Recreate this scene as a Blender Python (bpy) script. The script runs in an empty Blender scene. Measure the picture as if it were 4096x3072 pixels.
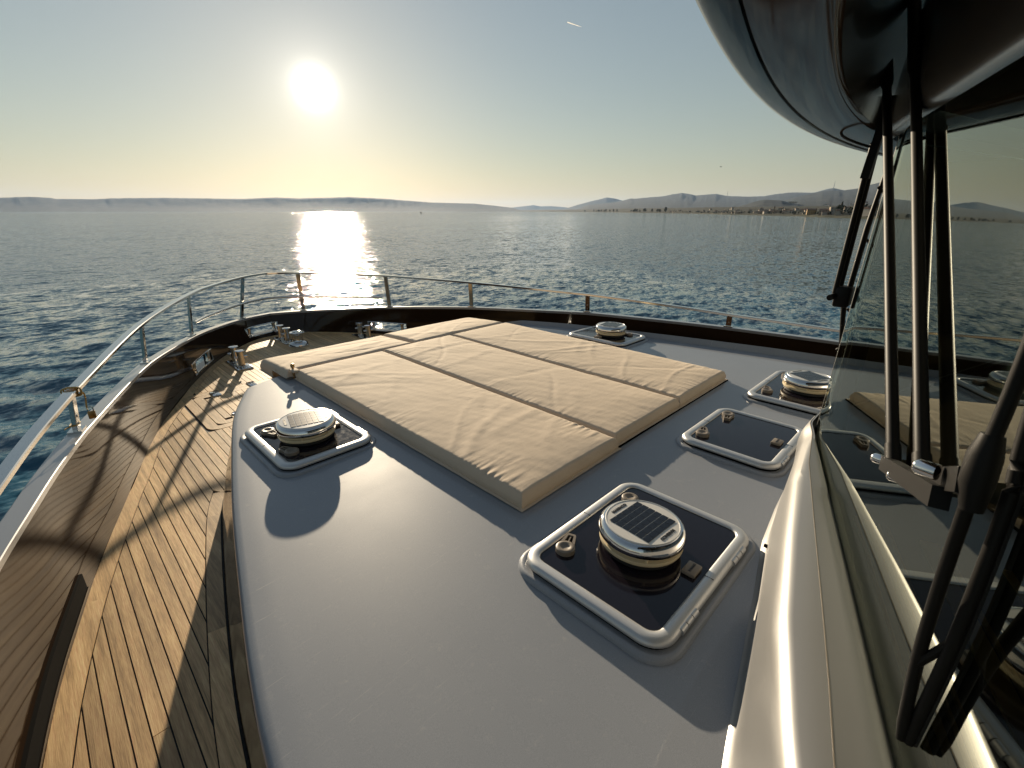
import bpy, bmesh, math, random
import numpy as np
from mathutils import Matrix, Vector, noise

random.seed(7)
rng = np.random.default_rng(7)
SC = bpy.context.scene
COL = SC.collection
R = math.radians

# ------------------------------------------------------------------ camera
CAM = Vector((-1.66, 0.0, 0.0))
SEA = -4.2


def cam_axes(pitch, roll, yaw):
    p, r, y = R(pitch), R(roll), R(yaw)
    r0 = Vector((math.cos(y), -math.sin(y), 0))
    f0 = Vector((math.sin(y), math.cos(y), 0))
    z = Vector((0, 0, 1))
    f = math.cos(p) * f0 - math.sin(p) * z
    u = math.sin(p) * f0 + math.cos(p) * z
    c, s = math.cos(r), math.sin(r)
    a, b, d = c * r0 + s * u, -s * r0 + c * u, -f
    return Matrix(((a.x, b.x, d.x), (a.y, b.y, d.y), (a.z, b.z, d.z)))


cd = bpy.data.cameras.new('camera')
cam = bpy.data.objects.new('camera', cd)
COL.objects.link(cam)
CM = cam_axes(20.47, 0.0, 45.7)
cam.matrix_world = Matrix.Translation(CAM) @ CM.to_4x4()
cd.sensor_width = 36
cd.sensor_fit = 'HORIZONTAL'
cd.lens = 1850 / 4096 * 36
cd.clip_start = 0.02
cd.clip_end = 60000
cd.dof.use_dof = True
cd.dof.focus_distance = 2.6
cd.dof.aperture_fstop = 14.0
SC.camera = cam
# the boat sits a touch off level: rotation from boat axes to the world, about the camera point
HEEL = Matrix.Translation(CAM) @ (CM @ cam_axes(20.15, 0.35, 45.7).transposed()).to_4x4() @ Matrix.Translation(-CAM)

# ------------------------------------------------------------------ sky and sun
SUN = Vector((0.421, 0.885, 0.198)).normalized()
W = bpy.data.worlds.new('World')
SC.world = W
W.use_nodes = True
nt = W.node_tree
N, L = nt.nodes, nt.links
N.clear()
out = N.new('ShaderNodeOutputWorld')
bg = N.new('ShaderNodeBackground')
sky = N.new('ShaderNodeTexSky')
sky.sky_type = 'NISHITA'
sky.sun_disc = False
sky.sun_elevation = math.asin(SUN.z)
sky.sun_rotation = math.atan2(SUN.x, SUN.y)
sky.altitude = 0
sky.air_density = 1.4
sky.dust_density = 0.25
sky.ozone_density = 2.0
bg.inputs['Strength'].default_value = 0.075
tc = N.new('ShaderNodeTexCoord')
dot = N.new('ShaderNodeVectorMath')
dot.operation = 'DOT_PRODUCT'
dot.inputs[1].default_value = SUN
nrm = N.new('ShaderNodeVectorMath')
nrm.operation = 'NORMALIZE'
L.new(tc.outputs['Generated'], nrm.inputs[0])
L.new(nrm.outputs[0], dot.inputs[0])
clampn = N.new('ShaderNodeMath')
clampn.operation = 'MAXIMUM'
clampn.inputs[1].default_value = 0
L.new(dot.outputs['Value'], clampn.inputs[0])
acc = None
for power, amp in ((14000, 12.0), (3000, 0.9), (450, 0.17), (60, 0.03)):
    pw = N.new('ShaderNodeMath')
    pw.operation = 'POWER'
    pw.inputs[1].default_value = power
    L.new(clampn.outputs[0], pw.inputs[0])
    ml = N.new('ShaderNodeMath')
    ml.operation = 'MULTIPLY_ADD'
    ml.inputs[1].default_value = amp
    ml.inputs[2].default_value = 0
    L.new(pw.outputs[0], ml.inputs[0])
    if acc is not None:
        L.new(acc.outputs[0], ml.inputs[2])
    acc = ml
glow = N.new('ShaderNodeBackground')
glow.inputs['Color'].default_value = (1.0, 0.93, 0.80, 1)
L.new(acc.outputs[0], glow.inputs['Strength'])
hsv = N.new('ShaderNodeHueSaturation')
hsv.inputs['Saturation'].default_value = 0.88
gam = N.new('ShaderNodeGamma')
gam.inputs['Gamma'].default_value = 0.72
L.new(sky.outputs[0], gam.inputs['Color'])
L.new(gam.outputs[0], hsv.inputs['Color'])
L.new(hsv.outputs[0], bg.inputs['Color'])
add = N.new('ShaderNodeAddShader')
L.new(bg.outputs[0], add.inputs[0])
L.new(glow.outputs[0], add.inputs[1])
L.new(add.outputs[0], out.inputs['Surface'])

sl = bpy.data.lights.new('sun', 'SUN')
sl.energy = 5.0
sl.angle = R(0.53)
sl.color = (1.0, 0.83, 0.60)
sun = bpy.data.objects.new('sun', sl)
COL.objects.link(sun)
sun.rotation_euler = SUN.to_track_quat('Z', 'Y').to_euler()

SC.view_settings.view_transform = 'Standard'
SC.view_settings.look = 'None'
SC.view_settings.gamma = 1
SC.view_settings.exposure = 0.80
SC.view_settings.use_curve_mapping = False
SC.render.engine = 'CYCLES'
SC.cycles.use_denoising = True
SC.cycles.max_bounces = 8
SC.cycles.glossy_bounces = 5
SC.cycles.transparent_max_bounces = 8
SC.cycles.sample_clamp_indirect = 6


# ------------------------------------------------------------------ materials
def mat(name, color, rough=0.5, metal=0.0, coat=0.0, coat_rough=0.03, ior=None, spec=None):
    m = bpy.data.materials.new(name)
    m.use_nodes = True
    b = m.node_tree.nodes['Principled BSDF']
    b.inputs['Base Color'].default_value = (*color, 1)
    b.inputs['Roughness'].default_value = rough
    b.inputs['Metallic'].default_value = metal
    b.inputs['Coat Weight'].default_value = coat
    b.inputs['Coat Roughness'].default_value = coat_rough
    if ior:
        b.inputs['IOR'].default_value = ior
    if spec is not None:
        b.inputs['Specular IOR Level'].default_value = spec
    return m


def nd(m, typ, **kw):
    n = m.node_tree.nodes.new('ShaderNode' + typ)
    for k, v in kw.items():
        if k in n.inputs:
            n.inputs[k].default_value = v
        else:
            setattr(n, k, v)
    return n


def lk(m, a, b):
    m.node_tree.links.new(a, b)


def bs(m):
    return m.node_tree.nodes['Principled BSDF']


def coords(m, scale=(1, 1, 1), rot=(0, 0, 0), kind='Object'):
    t = nd(m, 'TexCoord')
    mp = nd(m, 'Mapping')
    mp.inputs['Scale'].default_value = scale
    mp.inputs['Rotation'].default_value = rot
    lk(m, t.outputs[kind], mp.inputs[0])
    return mp.outputs[0]


def ramp(m, fac, stops):
    r = nd(m, 'ValToRGB')
    el = r.color_ramp.elements
    while len(el) < len(stops):
        el.new(0.5)
    for e, (p, c) in zip(el, stops):
        e.position = p
        e.color = (*c, 1)
    lk(m, fac, r.inputs[0])
    return r.outputs[0]


def noise_tex(m, vec, scale, detail=3.0, rough=0.5):
    n = nd(m, 'TexNoise', Scale=scale, Detail=detail, Roughness=rough)
    lk(m, vec, n.inputs['Vector'])
    return n.outputs['Fac']


def bump(m, fac, strength=0.2, dist=0.01, normal=None):
    b = nd(m, 'Bump', Strength=strength, Distance=dist)
    lk(m, fac, b.inputs['Height'])
    if normal is not None:
        lk(m, normal, b.inputs['Normal'])
    return b.outputs[0]


def mixc(m, fac, a, b, blend='MIX'):
    n = nd(m, 'MixRGB', blend_type=blend)
    for sock, v in ((n.inputs[0], fac), (n.inputs[1], a), (n.inputs[2], b)):
        if isinstance(v, (int, float)):
            sock.default_value = v
        elif isinstance(v, tuple):
            sock.default_value = (*v, 1)
        else:
            lk(m, v, sock)
    return n.outputs[0]


def math_n(m, op, a, b):
    n = nd(m, 'Math', operation=op)
    for sock, v in ((n.inputs[0], a), (n.inputs[1], b)):
        if isinstance(v, (int, float)):
            sock.default_value = v
        else:
            lk(m, v, sock)
    return n.outputs[0]


M = {}
# silver metallic gelcoat with flake and fine scratches
m = M['gelcoat'] = mat('silver_gelcoat', (0.33, 0.33, 0.335), 0.50, 0.0, 0.5, 0.03, spec=0.2)
v = coords(m)
fl = noise_tex(m, v, 900, 2)
cl = noise_tex(m, v, 2.2, 4)
base = mixc(m, cl, (0.232, 0.249, 0.280), (0.280, 0.297, 0.328))
base = mixc(m, 0.22, base, ramp(m, fl, [(0.35, (0.2, 0.2, 0.2)), (0.7, (0.75, 0.73, 0.7))]), 'OVERLAY')
hair = nd(m, 'TexNoise', Scale=7.0, Detail=6.0, Roughness=0.75)
lk(m, coords(m, (1, 40, 1), (0, 0, -0.45)), hair.inputs['Vector'])
patch = noise_tex(m, v, 1.7, 3)
hm = math_n(m, 'MULTIPLY', ramp(m, hair.outputs['Fac'], [(0.62, (0, 0, 0)), (0.70, (1, 1, 1))]), ramp(m, patch, [(0.46, (0, 0, 0)), (0.62, (0.55, 0.55, 0.55))]))
base = mixc(m, hm, base, (0.55, 0.53, 0.50))
dirt = noise_tex(m, v, 34, 6, 0.7)
base = mixc(m, ramp(m, dirt, [(0.60, (0, 0, 0)), (0.76, (0.35, 0.35, 0.35))]), base, (0.42, 0.41, 0.39))
lk(m, base, bs(m).inputs['Base Color'])
sv = coords(m, (1, 18, 1), (0, 0, 0.6))
sc = noise_tex(m, sv, 26, 5, 0.65)
smudge = noise_tex(m, v, 5.5, 5, 0.6)
rg = math_n(m, 'MULTIPLY_ADD', smudge, 0.16)
rg.node.inputs[2].default_value = 0.42
rg2 = math_n(m, 'ADD', rg, ramp(m, sc, [(0.60, (0, 0, 0)), (0.75, (0.12, 0.12, 0.12))]))
lk(m, rg2, bs(m).inputs['Roughness'])
lk(m, bump(m, fl, 0.05, 0.001), bs(m).inputs['Normal'])

# painted silver trim, smoother
m = M['silver_trim'] = mat('silver_trim_paint', (0.28, 0.277, 0.272), 0.40, 0.6, 0.0, 0.12)
lk(m, bump(m, noise_tex(m, coords(m), 700, 2), 0.03, 0.001), bs(m).inputs['Normal'])
M['cap'] = mat('cap_paint', (0.34, 0.34, 0.35), 0.28, 0.4, 0.5, 0.08)

# dark brown high gloss
m = M['gloss_brown'] = mat('dark_gloss_lacquer', (0.022, 0.012, 0.006), 0.06, 0.0, 0.0, 0.02, ior=1.34)
lk(m, bump(m, noise_tex(m, coords(m), 6, 2), 0.05, 0.004), bs(m).inputs['Normal'])
m = M['gloss_black'] = mat('black_gloss_lacquer', (0.016, 0.013, 0.011), 0.10, 0.0, 0.0, 0.03, ior=1.42)
m = M['visor_brown'] = mat('visor_brown_lacquer', (0.060, 0.036, 0.022), 0.09, 0.0, 0.0, ior=1.5)
m = M['header_paint'] = mat('header_metallic_paint', (0.24, 0.23, 0.215), 0.20, 0.7, 0.3, 0.04)
lk(m, bump(m, noise_tex(m, coords(m), 5, 2), 0.08, 0.004), bs(m).inputs['Normal'])

# stainless, chrome, aluminium
m = M['stainless'] = mat('polished_stainless', (0.62, 0.60, 0.57), 0.12, 1.0)
lk(m, bump(m, noise_tex(m, coords(m), 25, 3), 0.05, 0.002), bs(m).inputs['Normal'])
M['chrome'] = mat('chrome', (0.72, 0.70, 0.68), 0.07, 1.0)
m = M['aluminium'] = mat('anodised_aluminium', (0.56, 0.56, 0.555), 0.40, 0.6)
lk(m, bump(m, noise_tex(m, coords(m), 500, 2), 0.04, 0.001), bs(m).inputs['Normal'])

# smoked acrylic of the hatches
m = M['acrylic'] = mat('smoked_acrylic', (0.010, 0.008, 0.012), 0.05, 0.0, 0.0, ior=1.49)
dn = noise_tex(m, coords(m), 60, 4, 0.6)
lk(m, ramp(m, dn, [(0.3, (0.045, 0.045, 0.045)), (0.8, (0.13, 0.13, 0.13))]), bs(m).inputs['Roughness'])
M['plastic'] = mat('taupe_plastic', (0.20, 0.165, 0.13), 0.45)
M['cream'] = mat('cream_plastic', (0.66, 0.55, 0.36), 0.4)
M['white'] = mat('white_panel', (0.66, 0.64, 0.60), 0.22, 0, 0.6)
M['cell'] = mat('solar_cell', (0.008, 0.010, 0.016), 0.22)
M['ink'] = mat('black_ink', (0.012, 0.012, 0.012), 0.4)
M['rubber'] = mat('black_rubber', (0.010, 0.010, 0.010), 0.6)
M['black_metal'] = mat('black_powder_coat', (0.005, 0.0045, 0.004), 0.5, 0.0, spec=0.22)
M['black_matte'] = mat('black_matte', (0.004, 0.004, 0.004), 0.9, spec=0.05)
M['caulk'] = mat('black_caulk', (0.012, 0.011, 0.010), 0.7)
M['cord'] = mat('bungee_cord', (0.42, 0.27, 0.08), 0.6)
M['brass'] = mat('bronze', (0.30, 0.20, 0.09), 0.35, 1.0)

# teak: fore-and-aft grain, each plank its own tone
m = M['teak'] = mat('teak', (0.36, 0.23, 0.12), 0.48)
vg = coords(m, (1, 0.05, 1))
oi = nd(m, 'ObjectInfo')
va = nd(m, 'VectorMath', operation='ADD')
cmb = nd(m, 'CombineXYZ')
lk(m, math_n(m, 'MULTIPLY', oi.outputs['Random'], 40.0), cmb.inputs[1])
lk(m, vg, va.inputs[0])
lk(m, cmb.outputs[0], va.inputs[1])
g1 = noise_tex(m, va.outputs[0], 55, 5, 0.65)
g2 = noise_tex(m, va.outputs[0], 420, 3, 0.6)
wood = ramp(m, g1, [(0.26, (0.31, 0.185, 0.075)), (0.5, (0.61, 0.395, 0.175)), (0.74, (0.79, 0.55, 0.275))])
wood = mixc(m, 0.55, wood, ramp(m, g2, [(0.3, (0.25, 0.25, 0.25)), (0.7, (0.7, 0.7, 0.7))]), 'OVERLAY')
rv = nd(m, 'HueSaturation')
lk(m, math_n(m, 'MULTIPLY_ADD', oi.outputs['Random'], 0.5), rv.inputs['Value'])
rv.inputs['Value'].links[0].from_node.inputs[2].default_value = 0.76
rv.inputs['Saturation'].default_value = 0.95
lk(m, wood, rv.inputs['Color'])
stain = noise_tex(m, coords(m), 5, 4)
wood2 = mixc(m, ramp(m, stain, [(0.45, (0, 0, 0)), (0.75, (0.35, 0.35, 0.35))]), rv.outputs[0], (0.26, 0.175, 0.10))
lk(m, wood2, bs(m).inputs['Base Color'])
lk(m, bump(m, g2, 0.35, 0.0012), bs(m).inputs['Normal'])

# sunpad canvas
m = M['canvas'] = mat('taupe_canvas', (0.40, 0.335, 0.255), 0.85, spec=0.25)
v = coords(m)
w1 = noise_tex(m, v, 9, 4)
w2 = noise_tex(m, v, 1400, 2)
cc = mixc(m, w1, (0.52, 0.42, 0.32), (0.60, 0.49, 0.38))
cc = mixc(m, 0.3, cc, ramp(m, w2, [(0.3, (0.3, 0.3, 0.3)), (0.7, (0.7, 0.7, 0.7))]), 'OVERLAY')
lk(m, cc, bs(m).inputs['Base Color'])
bs(m).inputs['Sheen Weight'].default_value = 0.25
bs(m).inputs['Sheen Roughness'].default_value = 0.5
bs(m).inputs['Sheen Tint'].default_value = (0.9, 0.8, 0.65, 1)
w3 = noise_tex(m, coords(m, (1, 3, 1), (0, 0, 0.5)), 14, 5, 0.6)
lk(m, bump(m, w2, 0.25, 0.0006, bump(m, w3, 0.25, 0.004)), bs(m).inputs['Normal'])

# windscreen glass: reflecting thin pane over a green tint
m = M['glass'] = bpy.data.materials.new('windscreen_glass')
m.use_nodes = True
t = m.node_tree
t.nodes.clear()
o_ = t.nodes.new('ShaderNodeOutputMaterial')
mx = t.nodes.new('ShaderNodeMixShader')
fr = t.nodes.new('ShaderNodeFresnel')
fr.inputs['IOR'].default_value = 2.5
tr = t.nodes.new('ShaderNodeBsdfTransparent')
tr.inputs['Color'].default_value = (0.42, 0.47, 0.38, 1)
gl = t.nodes.new('ShaderNodeBsdfGlossy')
gl.inputs['Roughness'].default_value = 0.015
gl.inputs['Color'].default_value = (0.95, 1.0, 0.90, 1)
t.links.new(fr.outputs[0], mx.inputs[0])
t.links.new(tr.outputs[0], mx.inputs[1])
t.links.new(gl.outputs[0], mx.inputs[2])
t.links.new(mx.outputs[0], o_.inputs['Surface'])

M['dash'] = mat('dark_dashboard', (0.035, 0.022, 0.012), 0.35, 0, 0.5)
M['varnish'] = mat('golden_varnished_trim', (0.55, 0.33, 0.07), 0.35, 0.0, 0.3)

# sea water
m = M['sea'] = mat('sea_water', (0.013, 0.078, 0.125), 0.05, 0.0, 0.0, ior=1.333)
slope = None
for sc_, asp, rot, det, amp in ((0.05, 0.35, -40, 5, 0.10), (0.20, 0.40, -42, 4, 0.15), (1.15, 0.55, -40, 3, 0.66), (3.6, 0.6, -30, 3, 0.90), (10.0, 0.7, -10, 2, 0.55)):
    tn = nd(m, 'TexNoise', Scale=sc_, Detail=float(det), Roughness=0.55)
    lk(m, coords(m, (asp, 1.0, 1.0), (0, 0, R(rot))), tn.inputs['Vector'])
    ct = nd(m, 'VectorMath', operation='SUBTRACT')
    lk(m, tn.outputs['Color'], ct.inputs[0])
    ct.inputs[1].default_value = (0.5, 0.5, 0.5)
    ml = nd(m, 'VectorMath', operation='MULTIPLY')
    lk(m, ct.outputs[0], ml.inputs[0])
    ml.inputs[1].default_value = (amp, amp, 0.0)
    if slope is not None:
        ad = nd(m, 'VectorMath', operation='ADD')
        lk(m, slope, ad.inputs[0])
        lk(m, ml.outputs[0], ad.inputs[1])
        slope = ad.outputs[0]
    else:
        slope = ml.outputs[0]
ge = nd(m, 'NewGeometry')
ad = nd(m, 'VectorMath', operation='ADD')
lk(m, ge.outputs['Normal'], ad.inputs[0])
lk(m, slope, ad.inputs[1])
nz_ = nd(m, 'VectorMath', operation='NORMALIZE')
lk(m, ad.outputs[0], nz_.inputs[0])
lk(m, nz_.outputs[0], bs(m).inputs['Normal'])

# far land
m = M['hill'] = mat('scrub_hillside', (0.06, 0.07, 0.05), 0.95, spec=0.1)
hn = noise_tex(m, coords(m), 0.012, 6, 0.65)
lk(m, ramp(m, hn, [(0.3, (0.020, 0.028, 0.032)), (0.58, (0.040, 0.048, 0.050)), (0.78, (0.12, 0.115, 0.10))]), bs(m).inputs['Base Color'])
m = M['beach'] = mat('shore_ground', (0.04, 0.042, 0.03), 0.95, spec=0.1)
lk(m, ramp(m, noise_tex(m, coords(m), 0.03, 5, 0.6), [(0.35, (0.020, 0.026, 0.018)), (0.6, (0.05, 0.05, 0.036)), (0.75, (0.12, 0.105, 0.08))]), bs(m).inputs['Base Color'])
M['crown'] = mat('pine_crown', (0.022, 0.035, 0.015), 0.9)
M['bark'] = mat('tree_bark', (0.06, 0.045, 0.03), 0.9)
M['wall_ochre'] = mat('ochre_plaster', (0.33, 0.21, 0.09), 0.9)
M['wall_white'] = mat('pale_plaster', (0.40, 0.35, 0.29), 0.9)
M['wall_stone'] = mat('stone_wall', (0.33, 0.26, 0.19), 0.9)
M['roof_tile'] = mat('roof_tile', (0.19, 0.115, 0.08), 0.9)
M['window_dark'] = mat('dark_window', (0.02, 0.02, 0.025), 0.3)
m = M['cloud'] = mat('vapour', (0.9, 0.88, 0.85), 1.0)
tl = nd(m, 'BsdfTranslucent')
tl.inputs['Color'].default_value = (0.95, 0.93, 0.9, 1)
lk(m, tl.outputs[0], m.node_tree.nodes['Material Output'].inputs['Surface'])


# ------------------------------------------------------------------ mesh helpers
BOAT = []          # top-level objects that heel with the boat


def join(*parts):
    V, F = [], []
    for v, f in parts:
        o = len(V)
        V += [tuple(p) for p in v]
        F += [tuple(i + o for i in q) for q in f]
    return V, F


def mesh(name, vf, smooth=True, angle=40):
    me = bpy.data.meshes.new(name)
    me.from_pydata([tuple(map(float, p)) for p in vf[0]], [], [tuple(map(int, f)) for f in vf[1]])
    bm = bmesh.new()
    bm.from_mesh(me)
    bmesh.ops.recalc_face_normals(bm, faces=bm.faces)
    if smooth:
        ca = R(angle)
        for f in bm.faces:
            f.smooth = True
        for e in bm.edges:
            if len(e.link_faces) == 2 and e.calc_face_angle(0) > ca:
                e.smooth = False
    bm.to_mesh(me)
    bm.free()
    return me


def link(name, me, m, parent=None):
    o = bpy.data.objects.new(name, me)
    COL.objects.link(o)
    if m is not None and not me.materials:
        me.materials.append(m)
    if parent:
        o.parent = parent
    return o


def tag(o, label=None, cat=None, group=None, kind=None):
    for k, v in (('label', label), ('category', cat), ('group', group), ('kind', kind)):
        if v:
            o[k] = v
    return o


def thing(name, label, cat, loc=(0, 0, 0), rz=0, group=None, boat=True):
    o = bpy.data.objects.new(name, None)
    o.empty_display_size = 0.05
    COL.objects.link(o)
    o.location = loc
    o.rotation_euler = (0, 0, rz)
    tag(o, label, cat, group)
    if boat:
        BOAT.append(o)
    return o


def part(name, vf, m, parent, smooth=True, angle=40, world=False):
    """a part; with world=True the vertices are boat coordinates and are made local to the parent"""
    if world:
        p = parent
        off = Vector((0, 0, 0))
        while p:
            off += Vector(p.location)
            p = p.parent
        vf = ([(a - off.x, b - off.y, c - off.z) for a, b, c in vf[0]], vf[1])
    return link(name, mesh(name, vf, smooth, angle), m, parent)


def solo(name, vf, m, label=None, cat=None, kind=None, boat=True, smooth=True, angle=40, base=None, group=None):
    """a thing of one mesh; its origin is put at its base"""
    P = np.array(vf[0], float)
    if base is None:
        base = ((P[:, 0].min() + P[:, 0].max()) / 2, (P[:, 1].min() + P[:, 1].max()) / 2, P[:, 2].min())
    o = link(name, mesh(name, (P - np.array(base), vf[1]), smooth, angle), m)
    o.location = base
    tag(o, label, cat, group, kind)
    if boat:
        BOAT.append(o)
    return o


def copy_tree(o, parent=None):
    c = o.copy()
    COL.objects.link(c)
    c.parent = parent
    for ch in list(o.children):
        copy_tree(ch, c)
    if parent is None and o in BOAT:
        BOAT.append(c)
    return c


def box(x0, x1, y0, y1, z0, z1):
    v = [(x, y, z) for z in (z0, z1) for y in (y0, y1) for x in (x0, x1)]
    return v, [(0, 2, 3, 1), (4, 5, 7, 6), (0, 1, 5, 4), (2, 6, 7, 3), (0, 4, 6, 2), (1, 3, 7, 5)]


def bbox(x0, x1, y0, y1, z0, z1, b=0.004, seg=2):
    """bevelled box"""
    bm = bmesh.new()
    vs, fs = box(x0, x1, y0, y1, z0, z1)
    bv = [bm.verts.new(p) for p in vs]
    for f in fs:
        bm.faces.new([bv[i] for i in f])
    bmesh.ops.bevel(bm, geom=bm.edges[:] , offset=b, segments=seg, affect='EDGES', profile=0.5)
    bm.verts.index_update()
    r = ([tuple(q.co) for q in bm.verts], [tuple(q.index for q in f.verts) for f in bm.faces])
    bm.free()
    return r


def frame_of(d):
    d = Vector(d).normalized()
    a = Vector((0, 0, 1)) if abs(d.z) < 0.95 else Vector((0, 1, 0))
    s = d.cross(a).normalized()
    return s, s.cross(d).normalized()


def tube(path, r, n=12, caps=True, closed=False, rx=None):
    P = [Vector(p) for p in path]
    V, F = [], []
    k = len(P)
    rr = r if hasattr(r, '__len__') else [r] * k
    for i, p in enumerate(P):
        if closed:
            d = P[(i + 1) % k] - P[i - 1]
        else:
            d = P[min(i + 1, k - 1)] - P[max(i - 1, 0)]
        s, u = frame_of(d)
        for j in range(n):
            a = 2 * math.pi * j / n
            V.append(tuple(p + s * math.cos(a) * rr[i] * (rx or 1) + u * math.sin(a) * rr[i]))
    for i in range(k if closed else k - 1):
        for j in range(n):
            a, b = i * n + j, i * n + (j + 1) % n
            c, d2 = ((i + 1) % k) * n + (j + 1) % n, ((i + 1) % k) * n + j
            F.append((a, b, c, d2))
    if caps and not closed:
        F.append(tuple(range(n - 1, -1, -1)))
        F.append(tuple((k - 1) * n + j for j in range(n)))
    return V, F


def lathe(prof, n=48, c=(0, 0, 0), axis=None):
    V, F = [], []
    k = len(prof)
    for j in range(n):
        a = 2 * math.pi * j / n
        for r, z in prof:
            V.append((c[0] + r * math.cos(a), c[1] + r * math.sin(a), c[2] + z))
    for j in range(n):
        for i in range(k - 1):
            a, b = j * k + i, ((j + 1) % n) * k + i
            F.append((a, b, b + 1, a + 1))
    return V, F


def bar(p, q, w, h, up=(0, 0, 1)):
    """rectangular bar from p to q, w wide across, h along up"""
    p, q = Vector(p), Vector(q)
    d = (q - p).normalized()
    s = d.cross(Vector(up)).normalized()
    u = s.cross(d).normalized()
    V = []
    for c in (p, q):
        for a, b in ((-1, -1), (1, -1), (1, 1), (-1, 1)):
            V.append(tuple(c + s * a * w / 2 + u * b * h / 2))
    return V, [(3, 2, 1, 0), (4, 5, 6, 7), (0, 1, 5, 4), (1, 2, 6, 5), (2, 3, 7, 6), (3, 0, 4, 7)]


def poly_prism(pts, z0, z1):
    n = len(pts)
    V = [(x, y, z0) for x, y in pts] + [(x, y, z1) for x, y in pts]
    F = [tuple(range(n - 1, -1, -1)), tuple(range(n, 2 * n))]
    F += [(i, (i + 1) % n, n + (i + 1) % n, n + i) for i in range(n)]
    return V, F


def rrect(w, d, r, n=8):
    """rounded rectangle outline, centred"""
    pts = []
    for cx, cy, a0 in ((w / 2 - r, d / 2 - r, 0), (-w / 2 + r, d / 2 - r, 90), (-w / 2 + r, -d / 2 + r, 180), (w / 2 - r, -d / 2 + r, 270)):
        for i in range(n + 1):
            a = R(a0 + 90 * i / n)
            pts.append((cx + r * math.cos(a), cy + r * math.sin(a)))
    return pts


def ring_sweep(w, d, r, prof, n=8):
    """sweep a closed profile of (inset, z) round a rounded rectangle"""
    V, F = [], []
    k = len(prof)
    loops = [rrect(w - 2 * i, d - 2 * i, max(r - i, 0.003), n) for i, z in prof]
    m_ = len(loops[0])
    for j in range(m_):
        for (i, z), lp in zip(prof, loops):
            V.append((*lp[j], z))
    for j in range(m_):
        for i in range(k):
            a, b = j * k + i, j * k + (i + 1) % k
            c, d2 = ((j + 1) % m_) * k + (i + 1) % k, ((j + 1) % m_) * k + i
            F.append((a, b, c, d2))
    return V, F


def catmull(P, n=10):
    P = [np.array(p, float) for p in P]
    Q = [2 * P[0] - P[1]] + P + [2 * P[-1] - P[-2]]
    o = []
    for i in range(1, len(Q) - 2):
        for t in np.linspace(0, 1, n, endpoint=False):
            a, b, c, d = Q[i - 1], Q[i], Q[i + 1], Q[i + 2]
            o.append(0.5 * (2 * b + (c - a) * t + (2 * a - 5 * b + 4 * c - d) * t * t + (3 * b - a - 3 * c + d) * t ** 3))
    o.append(P[-1])
    return np.array(o)


def sweep(path, prof, ups=None):
    """sweep an open/closed list of (side, up) profile rings along a path; side is to the right of travel"""
    path = np.asarray(path, float)
    k = len(path)
    V, F = [], []
    n = len(prof)
    for i in range(k):
        d = path[min(i + 1, k - 1)] - path[max(i - 1, 0)]
        d[2] *= 1
        s = np.array([d[1], -d[0], 0])
        s /= np.linalg.norm(s)
        u = np.array([0, 0, 1.0])
        for a, b in prof:
            V.append(tuple(path[i] + s * a + u * b))
    for i in range(k - 1):
        for j in range(n):
            a, b = i * n + j, i * n + (j + 1) % n
            F.append((a, b, b + n, a + n))
    F.append(tuple(range(n - 1, -1, -1)))
    F.append(tuple((k - 1) * n + j for j in range(n)))
    return V, F


def grid(rows):
    """rows: list of equally long lists of points"""
    V = [tuple(p) for r in rows for p in r]
    n = len(rows[0])
    F = [(i * n + j, i * n + j + 1, (i + 1) * n + j + 1, (i + 1) * n + j) for i in range(len(rows) - 1) for j in range(n - 1)]
    return V, F


def interp(pts):
    a = np.array(sorted(pts), float)
    return lambda x: float(np.interp(x, a[:, 0], a[:, 1]))


# ------------------------------------------------------------------ sea
def build_sea():
    na, nr = 860, 360
    az = np.concatenate([np.linspace(R(-28), R(118), 700, endpoint=False), np.linspace(R(118), R(332), na - 700, endpoint=False)])
    rr = np.concatenate([np.geomspace(2.5, 260, 290, endpoint=False), np.geomspace(260, 18500, nr - 290)])
    A, Rr = np.meshgrid(az, rr, indexing='ij')
    X = np.sin(A) * Rr
    Y = np.cos(A) * Rr
    Z = np.zeros_like(X)
    sp = np.maximum(np.gradient(rr)[None, :], Rr * 0.0037)
    g = np.random.default_rng(11)
    for i in range(80):
        lam = 0.30 * (1.9 / 0.30) ** g.random()
        th = R(222) + g.normal() * 0.50            # waves travel towards the boat
        k = 2 * math.pi / lam
        amp = lam * 0.0060 * (0.5 + g.random())
        fade = np.clip((lam / sp - 2.5) / 3.0, 0, 1)
        ph = k * (X * math.sin(th) + Y * math.cos(th)) + g.random() * 6.28
        Z += amp * fade * (np.sin(ph) + 0.25 * np.sin(2 * ph + 0.5))
    V = np.stack([X, Y, Z], -1).reshape(-1, 3)
    n = nr
    i = np.arange(na)[:, None]
    j = np.arange(nr - 1)[None, :]
    a = i * n + j
    b = ((i + 1) % na) * n + j
    F = np.stack([a, a + 1, b + 1, b], -1).reshape(-1, 4)
    me = bpy.data.meshes.new('sea')
    me.vertices.add(len(V))
    me.vertices.foreach_set('co', V.astype(np.float32).ravel())
    me.loops.add(F.size)
    me.loops.foreach_set('vertex_index', F.astype(np.int32).ravel())
    me.polygons.add(len(F))
    me.polygons.foreach_set('loop_start', np.arange(0, F.size, 4, dtype=np.int32))
    me.polygons.foreach_set('use_smooth', np.ones(len(F), bool))
    me.update()
    me.validate()
    o = link('sea', me, M['sea'])
    o.location = (CAM.x, CAM.y, SEA)
    tag(o, kind='structure', label='deep teal sea with small wind waves out to the horizon')


build_sea()


# ------------------------------------------------------------------ far land
def polar(az, r, z=0.0):
    return (CAM.x + r * math.sin(R(az)), CAM.y + r * math.cos(R(az)), z)


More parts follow.
